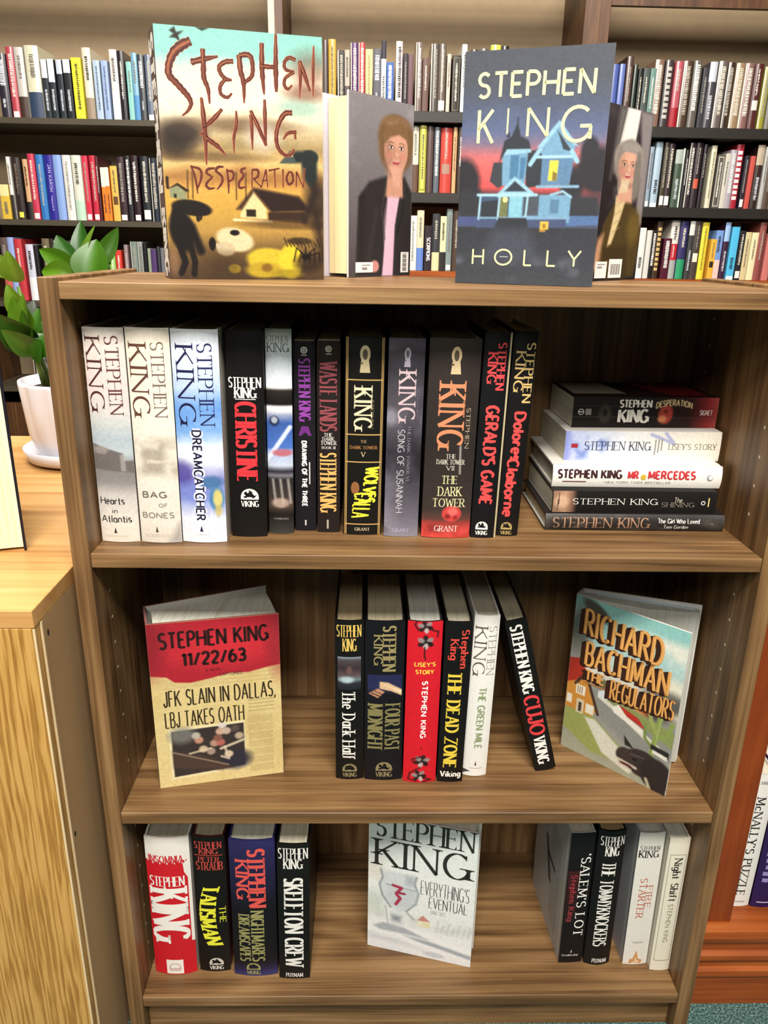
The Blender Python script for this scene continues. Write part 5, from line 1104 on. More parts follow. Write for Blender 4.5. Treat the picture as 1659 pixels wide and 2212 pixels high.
s = Sheet(w, h, P); s.text('STEPHEN', 'block', '#7a7872', .08, .095, .86, .128); s.text('KING', 'serifb', '#1c1a18', .06, .13, .84, .178, pen=.95); s.text('FIRE', 'serifb', '#b8543c', .55, .385, .8, .555, 1); s.text('STARTER', 'serifb', '#b8543c', .26, .33, .54, .63, 1); s.text('VIKING', 'serif', '#7a7668', .28, .815, .72, .83)
s.fpoly([(.22, .99), (.28, .95), (.36, .96), (.5, .885), (.6, .955), (.78, .965), (.72, .99)], '#c8905a', 1); s.fpoly([(.4, .985), (.5, .93), (.58, .985)], '#e0b888', 2); s.build('lettering', j)
w, h = .0284, .241
r, j, P = book('cream hardcover with black title in thin ruled frame, against the side panel', w, h, .155, (.3655, .0395, Z3), -.008, spine='#e0dac6', board='#d0cab8', bul=.002, pages='#c8c8bc', group=GL3)
s = Sheet(w, h, P); s.text('Night Shift', 'serifb', '#1c1a18', .26, .14, .74, .46, 1, 1.3); s.text('STEPHEN KING', 'sans', '#8a8a70', .4, .48, .66, .775, 1, 1.0)
for a in ((.12, .115, .14, .92), (.9, .115, .92, .92), (.12, .115, .92, .118), (.12, .917, .92, .921)): s.rect(*a, '#8a8674', 1)
s.build('lettering', j)

# --- cherry bookcase: two spines in view
w, h = .033, .236
r, j, P = book('white hardcover with black vertical title, in the cherry bookcase', w, h, .16, (.4895, .082, CS + .0002), .01, spine='#e6e2da', board='#c8c4bc', bul=.003, group='books in the cherry bookcase')
s = Sheet(w, h, P); s.text('LAWRENCE', 'serif', '#4a4642', .2, .045, .95, .068); s.text("McNALLY'S PUZZLE", 'serifb', '#1c1a18', .28, .16, .66, .91, 1, 1.2); s.rect(.3, .955, .75, .965, '#a8a49c', 1); s.build('lettering', j)
w, h = .036, .238
r, j, P = book('deep purple hardcover beside the white one in the cherry bookcase', w, h, .16, (.5255, .08, CS + .0002), .006, spine='#2c1a4a', board='#1f1438', bul=.003, group='books in the cherry bookcase')
s = Sheet(w, h, P)
for k in range(14): s.rect(.2 + .03 * (k % 3), .12 + k * .05, .5 - .04 * (k % 2), .15 + k * .05, '#8f84b8', 1)
s.rect(.2, .955, .8, .963, '#c0b8d0', 1); s.build('lettering', j)
# --- oak cabinet: a thick book with its fore-edge towards the reader
r, j, P = book('thick book standing on the oak cabinet, cream page edges outward, dark cover', .085, .258, .17, (-.5962, .2160, OZ), 0, 'hard', spine='#2a2440', board='#1c1a22', right='#1c1a22', pages='#efe4c0', bul=.003, turn=math.pi + .44)
s = Sheet(.16, .258, lambda u, v, k: (-.0425 - k, u, v)); s.rect(.02, .02, .98, .6, '#3a2c8a', 0); s.build('cover_band', j)
# ------------------------------------------------------------------ books propped open with a cover outward
def propped(label, path, h, pages, z, cols, inner='#d6d2ca', edge='#e4e0d8', pagecol='#e6dcc0', low=.004, top=None, group=None, t=.0028, kind='hard', mat=None):
    """PATH in plan: fore-edge of one board, its spine edge, the other spine edge, fore-edge of the other board."""
    o = Vector((path[1][0], path[1][1], z + .0004)); L = [(x - o.x, y - o.y) for x, y in path]
    root = thing('hardcover_book' if kind == 'hard' else 'paperback_book', label, 'book', o, (0, 0, 0), group)
    pg = [(x - o.x, y - o.y) for x, y in pages]
    cx = sum(x for x, y in pg) / len(pg); cy = sum(y for x, y in pg) / len(pg)
    a, b = L[0], L[1]; dx, dy = b[0] - a[0], b[1] - a[1]
    ins = 1 if (-dy * (cx - a[0]) + dx * (cy - a[1])) > 0 else -1
    jk = jacket(L, t, h, cols, inner, edge, ins).build('jacket', mat or M_GLOSS, root)
    mb = MB(); mb.prism(pg, low, h - (top or .005), C(pagecol)); mb.build('page_block', M_PAGES, root)
    return root, jk, o
def face(o, A, B):
    """Sheet mapping of the board that runs from A (left as seen) to B."""
    ax, ay = A[0] - o.x, A[1] - o.y; dx, dy = B[0] - A[0], B[1] - A[1]; W = math.hypot(dx, dy); nx, ny = dy / W, -dx / W
    return W, (lambda u, v, k: (ax + dx * u / W + nx * k, ay + dy * u / W + ny * k, v))

GT = 'books propped on top of the bookcase'
# sky-and-desert cover with branch lettering
A, B = (-.2908, .0940), (-.1240, .1330); S2, BK = (-.3040, .1260), (-.190, .238); h = .2445
r, j, o = propped('tall hardcover with branch-like red brown lettering over sky and desert town', [B, A, S2, BK], h, [(-.131, .1385), (-.2855, .1010), (-.2975, .1265), (-.194, .228), (-.155, .18)], Z0, ['#8d7a5c', '#5f4a46', '#4a3a38'], group=GT)
W, P = face(o, A, B)
p = Paint(W, h, .0008, 61).grad([(0, '#a4d2c8'), (.1, '#a8d4cc'), (.17, '#e0e0d0'), (.3, '#f0e8d4'), (.38, '#d8ccb0'), (.46, '#b8a47c'), (.52, '#dcc694'), (.6, '#dcb878'), (.66, '#d8b66c'), (.72, '#cdb068'), (.8, '#c0a468'), (.88, '#8a7450'), (1, '#6a5744')], warp=.06)
p.clouds(3, '#f6efe0', .45, .7, .8, .1, .36).clouds(4, '#9a9880', .5, .75, .6, .26, .48).clouds(4, '#a8d4cc', .55, .75, .8, 0, .14).blob(.12, .4, .14, .05, '#55483f', .9, .7).blob(.08, .45, .1, .05, '#4c4038', .8, .8).blob(.5, .36, .3, .03, '#7a6248', .6, .8).blob(.92, .13, .12, .07, '#8a6a58', .5, .8).blob(.85, .28, .16, .04, '#a8c4b8', .7, .8).blob(.9, .22, .14, .03, '#8f6a58', .6, .8).blob(.62, .4, .1, .06, '#e8e4e4', .6, .8).blob(.3, .49, .3, .02, '#6a543c', .5, .8)
p.poly([(.0, .56), (.15, .535), (.35, .545), (.5, .515), (.62, .54), (.8, .535), (1, .56), (1, .6), (0, .6)], '#a47c50', .6, .02)
for x in (.14, .17, .44, .5, .93): p.line([(x, .66), (x + .005, .55)], .006, '#6a5434', .8)
p.poly([(.03, .66), (.03, .62), (.08, .605), (.13, .635), (.13, .67)], '#a8aa8c').poly([(.02, .625), (.08, .6), (.15, .63), (.13, .635), (.08, .61)], '#4a3c2c').line([(.02, .62), (.02, .58)], .012, '#4a3a2c').poly([(.055, .645), (.07, .645), (.07, .66), (.055, .66)], '#3a3428')
p.poly([(.46, .72), (.55, .62), (.63, .7), (.63, .74), (.46, .735)], '#e2d4ac').poly([(.44, .7), (.55, .61), (.84, .64), (.92, .7), (.66, .71), (.55, .625), (.47, .7)], '#4a3630', 1, .008).poly([(.64, .71), (.88, .705), (.88, .755), (.64, .745)], '#5a4434').poly([(.5, .7), (.56, .7), (.56, .73), (.5, .73)], '#4a3c2c').line([(.42, .745), (.66, .75)], .01, '#efe4c0').blob(.8, .76, .3, .02, '#7a6240', .7, .6)
p.line([(.88, .74), (.95, .62), (.93, .56)], .03, '#4a3c34', .9, .012).blob(.96, .66, .08, .1, '#4a3c38', .8, .8).line([(.95, .7), (1, .9)], .04, '#4a3a30', .8, .02)
p.blob(.16, .7, .12, .032, '#38302c', 1, .2, .12).line([(.06, .7), (.05, .74), (.08, .78)], .03, '#38302c', 1, .006).blob(.235, .712, .04, .018, '#38302c', 1, .2).line([(.19, .71), (.195, .75)], .014, '#38302c').line([(.22, .72), (.21, .745)], .01, '#38302c')
p.blob(.09, .8, .075, .085, '#332b29', 1, .25, -.2).line([(.08, .72), (.15, .78), (.2, .88)], .035, '#332b29', 1, .01).line([(.07, .86), (.1, .93), (.07, .975)], .028, '#332b29').line([(.14, .86), (.16, .93), (.15, .98)], .026, '#332b29').blob(.03, .93, .03, .06, '#b89a84', .5, .8)
p.blob(.42, .83, .12, .05, '#dcd2b4', 1, .2, .2).blob(.36, .87, .06, .03, '#d0c4a8', 1, .3).line([(.3, .855), (.36, .865)], .02, '#cfc4ac').blob(.275, .85, .022, .028, '#2e2824', 1, .25).blob(.42, .8, .03, .012, '#2e2824')
p.blob(.66, .925, .17, .06, '#d4c458', 1, .18, .15).blob(.78, .92, .08, .075, '#dccc54', 1, .2).blob(.6, .96, .12, .035, '#c4b04c', 1, .3).blob(.41, .955, .04, .02, '#d0bc48', 1, .3).blob(.76, .975, .1, .02, '#a8983c', .7, .5).blob(.62, .95, .035, .018, '#8a6a34', .7, .5)
p.blob(.35, .95, .12, .06, '#5a4838', .5, .8).blob(.9, .93, .09, .04, '#4a3a30', .7, .6)
for k in range(6): p.line([(.88, .9), (.82 + .03 * k, .86 + .02 * (k % 2)), (.8 + .035 * k, .92)], .005, '#2a2018', .9)
p.blob(.88, .9, .03, .012, '#2a2018', 1, .3)
for k in range(10): p.line([(.74 + .024 * k, .82 + .008 * (k % 3)), (.76 + .024 * k, .855)], .005, '#3a2c20', .7)
p.blob(.84, .83, .08, .015, '#4a3c2c', .7, .4)
p.blob(.915, .475, .055, .03, '#46504e', 1, .2).poly([(.73, .5), (.79, .455), (.9, .45), (.96, .47), (.96, .56), (.92, .6), (.87, .56), (.86, .5)], '#3f4846', 1, .008).poly([(.72, .505), (.8, .46), (.83, .5)], '#6a7472').blob(.8, .47, .008, .006, '#c8c8a8')
p.poly([(.09, .02), (.12, .005), (.13, .025), (.17, .018), (.14, .035), (.15, .06), (.125, .045), (.09, .045), (.115, .03)], '#4a443c', 1, .004)
p.poly([(.24, 0), (.32, 0), (.28, .012)], '#4a443c').speck(.05); p.a = np.clip(p.a, 0, 1) ** 1.55; p.build('printed_artwork', j, P)
s = Sheet(W, h, P)
BIG = [
 ([(0.21,0.052),(0.161,0.069),(0.111,0.097),(0.079,0.14),(0.073,0.181),(0.111,0.21),(0.15,0.238),(0.181,0.263),(0.192,0.288),(0.17,0.315),(0.136,0.334)], [7.1, 8.8, 8.2, 6.8, 6.3, 5.7, 5.5, 4.9, 3.6, 2.2, 0.7]),
 ([(0.278,0.077),(0.278,0.134),(0.277,0.186),(0.298,0.226),(0.303,0.283)], [4.1, 4.9, 4.7, 3.6, 0.8]),
 ([(0.207,0.13),(0.279,0.116),(0.365,0.102)], [5.5, 4.7, 1.4]),
 ([(0.456,0.116),(0.409,0.12),(0.371,0.139),(0.378,0.165),(0.406,0.184),(0.442,0.187)], [3.8, 4.1, 3.8, 3.6, 3.6, 1.6]),
 ([(0.406,0.184),(0.372,0.212),(0.374,0.243),(0.411,0.254),(0.44,0.237)], [3.0, 3.3, 3.0, 2.7, 1.1]),
 ([(0.493,0.09),(0.497,0.148),(0.513,0.194),(0.512,0.272)], [4.9, 4.9, 4.4, 0.8]),
 ([(0.493,0.093),(0.536,0.087),(0.564,0.097),(0.572,0.138),(0.561,0.17),(0.515,0.194)], [4.1, 4.7, 4.4, 3.8, 3.6, 2.7]),
 ([(0.631,0.039),(0.628,0.114),(0.63,0.167),(0.636,0.234)], [3.8, 4.9, 4.4, 1.1]),
 ([(0.717,0.001),(0.714,0.083),(0.712,0.151),(0.712,0.22)], [1.9, 4.1, 4.7, 2.5]),
 ([(0.615,0.125),(0.676,0.127),(0.713,0.125)], [3.8, 3.8, 3.0]),
 ([(0.835,0.094),(0.795,0.087),(0.766,0.106),(0.773,0.132),(0.826,0.14)], [3.3, 3.3, 3.0, 3.0, 1.9]),
 ([(0.826,0.14),(0.772,0.164),(0.762,0.191),(0.783,0.207),(0.812,0.191)], [2.5, 2.7, 3.0, 2.5, 0.8]),
 ([(0.859,0.098),(0.864,0.154),(0.856,0.239)], [2.7, 3.6, 0.5]),
 ([(0.859,0.095),(0.887,0.142),(0.922,0.209)], [3.0, 4.4, 1.9]),
 ([(0.949,0.034),(0.944,0.122),(0.942,0.228)], [0.8, 3.3, 0.8]),
 ([(0.255,0.26),(0.263,0.341),(0.267,0.419),(0.265,0.522)], [1.9, 4.9, 4.4, 0.8]),
 ([(0.376,0.3),(0.324,0.339),(0.257,0.378)], [2.2, 4.4, 2.5]),
 ([(0.233,0.394),(0.287,0.423),(0.339,0.447),(0.387,0.481)], [1.6, 4.4, 4.1, 0.4]),
 ([(0.461,0.304),(0.459,0.358),(0.44,0.411),(0.439,0.474)], [1.1, 3.6, 2.5, 0.4]),
 ([(0.551,0.315),(0.553,0.37),(0.553,0.454)], [3.0, 3.3, 0.7]),
 ([(0.549,0.299),(0.594,0.363),(0.639,0.435)], [2.5, 4.1, 2.2]),
 ([(0.638,0.253),(0.637,0.324),(0.637,0.429)], [1.9, 3.8, 1.6]),
 ([(0.808,0.3),(0.76,0.305),(0.718,0.352),(0.704,0.405),(0.719,0.447),(0.763,0.471),(0.805,0.461),(0.812,0.443)], [4.4, 4.7, 4.1, 3.8, 3.6, 3.0, 2.5, 1.6]),
 ([(0.749,0.406),(0.778,0.381),(0.832,0.374)], [1.1, 3.0, 3.0]),
 ([(0.822,0.376),(0.825,0.403)], [2.5, 1.9]),
]
SMALL = [
 ([(0.169,0.528),(0.191,0.576),(0.201,0.64)], [1.6, 2.5, 1.0]),
 ([(0.169,0.532),(0.222,0.542),(0.228,0.575),(0.196,0.628)], [1.6, 2.5, 2.5, 1.0]),
 ([(0.314,0.535),(0.272,0.54),(0.263,0.556),(0.299,0.57)], [1.6, 2.5, 2.5, 1.0]),
 ([(0.295,0.572),(0.256,0.6),(0.272,0.618),(0.309,0.615)], [1.6, 2.5, 2.5, 1.0]),
 ([(0.368,0.528),(0.335,0.53),(0.321,0.546),(0.354,0.566),(0.354,0.592),(0.322,0.621)], [1.6, 2.5, 2.5, 2.5, 2.5, 1.0]),
 ([(0.388,0.536),(0.394,0.585),(0.393,0.636)], [1.6, 2.5, 1.0]),
 ([(0.386,0.544),(0.425,0.547),(0.424,0.574),(0.394,0.588)], [1.6, 2.5, 2.5, 1.0]),
 ([(0.506,0.528),(0.475,0.54),(0.491,0.561),(0.461,0.588),(0.464,0.611),(0.506,0.605)], [1.6, 2.5, 2.5, 2.5, 2.5, 1.0]),
 ([(0.546,0.535),(0.541,0.609)], [1.6, 1.0]),
 ([(0.546,0.535),(0.583,0.537),(0.578,0.563),(0.549,0.572)], [1.6, 2.5, 2.5, 1.0]),
 ([(0.553,0.572),(0.603,0.607)], [1.6, 1.0]),
 ([(0.633,0.532),(0.599,0.607)], [1.6, 1.0]),
 ([(0.633,0.532),(0.641,0.606)], [1.6, 1.0]),
 ([(0.606,0.58),(0.64,0.574)], [1.6, 1.0]),
 ([(0.65,0.536),(0.72,0.525)], [1.6, 1.0]),
 ([(0.687,0.529),(0.689,0.606)], [1.6, 1.0]),
 ([(0.741,0.528),(0.74,0.604)], [1.6, 1.0]),
 ([(0.782,0.536),(0.763,0.562),(0.776,0.589),(0.803,0.576),(0.8,0.545),(0.782,0.536)], [1.6, 2.5, 2.5, 2.5, 2.5, 1.0]),
 ([(0.828,0.536),(0.824,0.6)], [1.6, 1.0]),
 ([(0.828,0.536),(0.869,0.598)], [1.6, 1.0]),
 ([(0.88,0.518),(0.872,0.603)], [1.6, 1.0]),
]
def branch(s, pts, ws, col, lit, layer, grow=0.0, off=0.0):
    """A tapered, knotty stroke through PTS (cover fractions) with widths WS in millimetres."""
    P = [(x * s.W, (1 - y) * s.H) for x, y in pts]; q = []; n = len(P)
    for i in range(n - 1):
        a, b, c, d = P[max(i - 1, 0)], P[i], P[i + 1], P[min(i + 2, n - 1)]
        for k in range(5):
            t = k / 5; q.append(tuple(.5 * (2 * b[m] + (c[m] - a[m]) * t + (2 * a[m] - 5 * b[m] + 4 * c[m] - d[m]) * t * t + (3 * b[m] - a[m] - 3 * c[m] + d[m]) * t ** 3) for m in (0, 1)) + (ws[i] + (ws[i + 1] - ws[i]) * t,))
    q.append((*P[-1], ws[-1])); L = []; R = []
    for i, (x, y, w) in enumerate(q):
        a, b = q[max(i - 1, 0)], q[min(i + 1, len(q) - 1)]; dx, dy = b[0] - a[0], b[1] - a[1]; l = math.hypot(dx, dy) or 1
        w = (w / 1000 * (1 + .12 * math.sin(i * 2.1)) + grow) / 2; nx, ny = -dy / l, dx / l; x += off * w; y += off * w * .5
        L.append((x + nx * w, y + ny * w)); R.append((x - nx * w, y - ny * w))
    for i in range(len(q) - 1): s.poly([L[i], R[i], R[i + 1], L[i + 1]], col, layer)
for pts, ws in BIG: branch(s, pts, ws, '#b8684a', None, 0, .0009)
for pts, ws in BIG:
    branch(s, pts, ws, '#3c120a', None, 1); branch(s, pts, [w * .5 for w in ws], '#6f3018', None, 2, 0, -.35); branch(s, pts[:max(2, len(pts) // 2)], [w * .22 for w in ws], '#94552f', None, 3, 0, -1.2)
for pts, ws in SMALL: branch(s, pts, ws, '#b87048', None, 0, .0006)
for pts, ws in SMALL: branch(s, pts, ws, '#3a120a', None, 1); branch(s, pts, [w * .4 for w in ws], '#6a2c16', None, 2, 0, -.3)
s.build('lettering', j)
Ws, Ps = face(o, S2, A); s = Sheet(Ws, h, Ps)
s.text('STEPHEN', 'sansb', '#f4ece0', .02, .02, .9, .64, 1, 1.3, seed=4); s.text('KING', 'sansb', '#f4ece0', .1, .7, .98, .995, 1, 1.3, seed=5); s.build('lettering', j)

# house-at-dusk cover
A, B = (.0264, .1125), (.1680, .0590); n = (.353, .936); h = .2300
S2 = (A[0] + n[0] * .034 - .006, A[1] + n[1] * .034); BK = (B[0] + .004, B[1] + .062)
r, j, o = propped('dark blue hardcover, pale yellow lettering, lit house against red dusk sky', [B, A, S2, BK], h, [(.1645, .068), (.0325, .118), (.0370, .1385), (.168, .113)], Z0, ['#3c4048', '#33363e', '#33363e'], edge='#7a7c84', group=GT)
W, P = face(o, A, B)
p = Paint(W, h, .00095, 71).grad([(0, '#4a4e56'), (.12, '#4c5058'), (.24, '#50586c'), (.33, '#5a6484'), (.38, '#7a6a80'), (.43, '#b86a6c'), (.5, '#d8605c'), (.6, '#c84e50'), (.66, '#3f4148'), (.74, '#4a5064'), (.745, '#36383e'), (1, '#3e4248')], warp=.02).clouds(5, '#5a6684', .5, .8, .5, .2, .4)
p.blob(.02, .55, .13, .11, '#2f2f34', 1, .3).blob(.06, .62, .12, .06, '#2f2f34', 1, .3).blob(.98, .5, .17, .1, '#302f34', 1, .3).blob(.9, .42, .06, .06, '#302f34', 1, .3).blob(.8, .56, .08, .08, '#302f34', 1, .35).poly([(0, .58), (1, .6), (1, .72), (0, .72)], '#35373c', 1, .02)
p.poly([(0, .695), (.16, .695), (.16, .735), (0, .735)], '#48527a').poly([(.75, .69), (1, .69), (1, .73), (.75, .735)], '#4f6a94')
L1, L2, DK = '#6f98b4', '#8fb8cc', '#34383e'
p.poly([(.22, .54), (.24, .46), (.36, .46), (.36, .55), (.28, .57)], '#3c4046').poly([(.46, .42), (.6, .4), (.62, .56), (.48, .57)], DK).poly([(.3, .42), (.48, .42), (.47, .56), (.31, .56)], L1).poly([(.36, .43), (.42, .43), (.42, .53), (.36, .53)], '#4a7494').poly([(.43, .44), (.47, .44), (.46, .53), (.43, .53)], '#4a7494')
p.poly([(.28, .46), (.31, .37), (.36, .35), (.395, .29), (.42, .35), (.48, .37), (.5, .41), (.32, .42)], DK, 1, .004).line([(.395, .31), (.395, .275)], .006, DK).poly([(.33, .405), (.5, .405), (.5, .42), (.31, .43)], L2)
p.poly([(.56, .4), (.68, .31), (.8, .4), (.78, .44), (.58, .44)], L1).poly([(.54, .4), (.68, .29), (.82, .4), (.78, .39), (.68, .315), (.58, .4)], L2).poly([(.67, .33), (.78, .42), (.72, .41)], '#3a4048').poly([(.58, .44), (.8, .44), (.78, .56), (.58, .56)], '#5c7c9c').line([(.53, .44), (.8, .44)], .012, '#a4c8d8').line([(.5, .47), (.56, .41)], .02, L2).line([(.82, .46), (.78, .42)], .02, L2)
p.poly([(.635, .455), (.695, .455), (.69, .54), (.63, .54)], '#dcc84c').poly([(.66, .5), (.69, .51), (.69, .54), (.66, .54)], '#7a6a34').line([(.56, .565), (.84, .565)], .012, '#7fa4bc')
p.poly([(.16, .6), (.52, .6), (.52, .72), (.16, .72)], '#42546c').poly([(.4, .6), (.8, .6), (.8, .72), (.42, .72)], L1).poly([(.47, .61), (.58, .6), (.58, .69), (.47, .69)], '#4a5058').poly([(.66, .62), (.72, .62), (.72, .68), (.66, .68)], '#567894').poly([(.17, .63), (.29, .62), (.29, .7), (.17, .7)], '#34383e').poly([(.3, .6), (.36, .6), (.36, .71), (.3, .71)], '#6a6f4c').poly([(.37, .6), (.46, .6), (.46, .71), (.37, .71)], '#7fb4c4').blob(.34, .62, .018, .012, '#e4d890', 1, .4)
p.poly([(.28, .595), (.4, .52), (.54, .59), (.54, .605), (.28, .61)], L2).poly([(.33, .585), (.4, .54), (.49, .585)], '#343a44').line([(.14, .6), (.56, .6)], .012, '#9cc4d4')
for x in (.16, .3, .5): p.line([(x, .6), (x - .01, .74)], .009, '#9cc4d4')
p.line([(.66, .6), (.74, .585), (.8, .61)], .01, L2).line([(.16, .7), (.8, .7)], .008, '#7a9cb8').poly([(.14, .71), (.78, .705), (.78, .74), (.14, .745)], '#45506e').poly([(.3, .7), (.5, .7), (.52, .75), (.26, .76)], '#33363c')
p.poly([(.28, .75), (.52, .75), (.62, .9), (.16, .9)], '#474c58', .8, .03).clouds(8, '#8a90a0', .6, .8, .5, .86, 1).poly([(.6, .715), (.66, .715), (.66, .75), (.6, .75)], '#dcae4c').poly([(.6, .75), (.64, .75), (.64, .76), (.6, .76)], '#b88a3c').poly([(.62, .725), (.64, .725), (.64, .745), (.62, .745)], '#8a6a2c').speck(.05).build('printed_artwork', j, P)
s = Sheet(W, h, P); y = '#e6e2a4'
s.text('STEPHEN', 'sans', y, .1, .085, .9, .195, layer=2, pen=1.05)
for ch, x0, y0, x1, y1 in (('K', .11, .232, .235, .385), ('I', .318, .232, .345, .345), ('N', .455, .232, .61, .36), ('G', .69, .232, .905, .385)): s.text(ch, 'sansl', y, x0, y0, x1, y1, layer=2, pen=1.15 if ch != 'I' else 1.15)
s.fpoly([(.32, .352), (.345, .33), (.345, .352)], '#34383e', 3)
for ch, x0, x1 in (('H', .12, .21), ('O', .285, .42), ('L', .5, .565), ('L', .665, .735), ('Y', .81, .91)): s.text(ch, 'sansl', y, x0, .838, x1, .915, layer=2, pen=1.25)
s.rect(.325, .873, .385, .876, '#b8bac0', 2); s.build('lettering', j)

def portrait(p, hx, hy, sc, hair, skin, coat, shirt, longhair, lean=0):
    """Flat printed figure: head and shoulders."""
    a = p.asp
    if longhair: p.blob(hx, hy + .06 * sc, .2 * sc, .13 * sc, hair, 1, .2).blob(hx + .06, hy + .14 * sc, .15 * sc, .1 * sc, hair, 1, .3)
    else: p.blob(hx, hy - .025 * sc, .215 * sc, .095 * sc, hair, 1, .15).blob(hx, hy + .03 * sc, .2 * sc, .09 * sc, hair, 1, .2)
    p.poly([(hx - .08 * sc, hy + .06 * sc), (hx + .08 * sc, hy + .06 * sc), (hx + .1 * sc, hy + .22 * sc), (hx - .12 * sc, hy + .22 * sc)], skin, 1, .012)
    p.blob(hx, hy + .025 * sc, .145 * sc, .088 * sc, skin, 1, .12)
    p.blob(hx, hy + .075 * sc, .11 * sc, .05 * sc, skin, 1, .2)
    dk = tuple(x * .72 for x in rgb(skin)); lt = tuple(min(1, x * 1.12) for x in rgb(skin)); q = lambda c: np.array(c)
    p.blob(hx - .1 * sc, hy + .05 * sc, .05 * sc, .07 * sc, q(dk), .5, .9).blob(hx + .03 * sc, hy - .02 * sc, .09 * sc, .03 * sc, q(lt), .6, .9).blob(hx, hy + .125 * sc, .09 * sc, .018 * sc, q(dk), .7, .6)
    for k in (-1, 1):
        p.blob(hx + k * .062 * sc, hy + .014 * sc, .036 * sc, .011 * sc, q(dk), .6, .6).blob(hx + k * .062 * sc, hy + .015 * sc, .026 * sc, .0055 * sc, '#e8dcd0', .9, .3).blob(hx + k * .062 * sc, hy + .015 * sc, .011 * sc, .0056 * sc, '#3a2a20', 1, .3)
        p.line([(hx + k * .03 * sc, hy - .003 * sc), (hx + k * .065 * sc, hy - .008 * sc), (hx + k * .1 * sc, hy - .001 * sc)], .0045, '#5e4430', .8).line([(hx + k * .036 * sc, hy + .0085 * sc), (hx + k * .09 * sc, hy + .009 * sc)], .003, '#3a2a20', .8)
        p.blob(hx + k * .075 * sc, hy + .05 * sc, .04 * sc, .014 * sc, '#cf7f70', .45, .9).line([(hx + k * .045 * sc, hy + .048 * sc), (hx + k * .068 * sc, hy + .072 * sc)], .0035, q(dk), .7)
    p.line([(hx - .018 * sc, hy + .012 * sc), (hx - .026 * sc, hy + .046 * sc), (hx + .006 * sc, hy + .052 * sc)], .005, q(dk), .8).blob(hx + .006 * sc, hy + .04 * sc, .014 * sc, .01 * sc, q(lt), .8, .8)
    p.poly([(hx - .055 * sc, hy + .068 * sc), (hx, hy + .073 * sc), (hx + .055 * sc, hy + .067 * sc), (hx + .03 * sc, hy + .083 * sc), (hx - .03 * sc, hy + .084 * sc)], '#a84a4a').line([(hx - .045 * sc, hy + .071 * sc), (hx + .045 * sc, hy + .07 * sc)], .003, '#f0e4dc', .8)
    hd = tuple(x * .7 for x in rgb(hair)); hl = tuple(min(1, x * 1.25) for x in rgb(hair))
    for i in range(9):
        t = -1 + i / 4; x0 = hx + t * .06 * sc; x1 = hx + t * .2 * sc
        p.line([(x0, hy - .115 * sc), ((x0 + x1) / 2 + t * .05 * sc, hy - .075 * sc), (x1, hy - .02 * sc), (x1 * .98 + hx * .02, hy + .07 * sc)] if abs(t) > .6 else [(x0, hy - .115 * sc), (x1, hy - .06 * sc)], .005, q(hd if i % 2 else hl), .6)
# back cover: seated sitter in black jacket and pink blouse
F, S1, S2, F2 = (-.0970, .2050), (-.0155, .3050), (-.0465, .3300), (-.1300, .2300); h = .2085
r, j, o = propped('thick hardcover with back cover portrait, black jacket and pink blouse', [F, S1, S2, F2], h, [(-.0985, .2105), (-.0205, .3045), (-.046, .3245), (-.122, .2325)], Z0, ['#8a8288', '#6a6468', '#b0a8b0'], inner='#cfcadc', edge='#d8d2cc', pagecol='#f0e2b4', group='books facing away on top of the bookcase')
W, P = face(o, F, S1)
p = Paint(W, h, .0006, 81).grad([(0, '#8a8486'), (.3, '#7c7678'), (.6, '#6a6466'), (1, '#4c4648')]).clouds(4, '#a49ca0', .5, .8, .6, 0, .6)
p.poly([(.1, 1), (.14, .55), (.3, .46), (.56, .42), (.85, .4), (1, .5), (1, 1)], '#2f2b2b', 1, .012).poly([(.6, .4), (.84, .4), (.72, .7), (.7, 1), (.52, 1), (.58, .66)], '#dcb4c8', 1, .008).blob(.6, .72, .06, .14, '#e0bccc', .6, .6)
portrait(p, .72, .235, 1.35, '#75583c', '#c8947c', '', '', False); p.blob(.72, .12, .22, .04, '#86684a', .9, .4).poly([(.5, .2), (.55, .12), (.74, .1), (.9, .14), (.94, .24), (.88, .2), (.76, .18), (.62, .2), (.54, .24)], '#7d5f40', 1, .008).line([(.58, .13), (.74, .11)], .02, '#9a7c5a', .6, .01)
p.poly([(.62, .36), (.83, .36), (.78, .48), (.68, .46)], '#d4a08a', 1, .01).line([(.42, .62), (.3, .9), (.4, .95)], .03, '#3a3636', .8, .02).line([(.2, .55), (.18, .95)], .03, '#232020', .6, .03).line([(.57, .43), (.5, .62), (.56, .78)], .008, '#4a4444', .8).line([(.84, .42), (.86, .6), (.76, .75)], .008, '#1a1717', .8).blob(.4, .94, .07, .035, '#c88a84', 1, .3).build('printed_artwork', j, P)
s = Sheet(W, h, P); s.rect(.1, .915, .37, .975, '#e8e4e0', 1); s.rect(.2, .93, .33, .935, '#8a8684', 2); s.rect(.2, .945, .28, .96, '#8a8684', 2); s.build('shelf_label', j)
s = Sheet(W, h, P); s.rect(.83, .855, .965, .98, '#efe9e2', 1)
for k in range(13): s.rect(.86, .865 + k * .0085, .93, .865 + k * .0085 + (.005 if k % 3 else .003), '#3a3634', 2)
s.build('barcode_label', j)
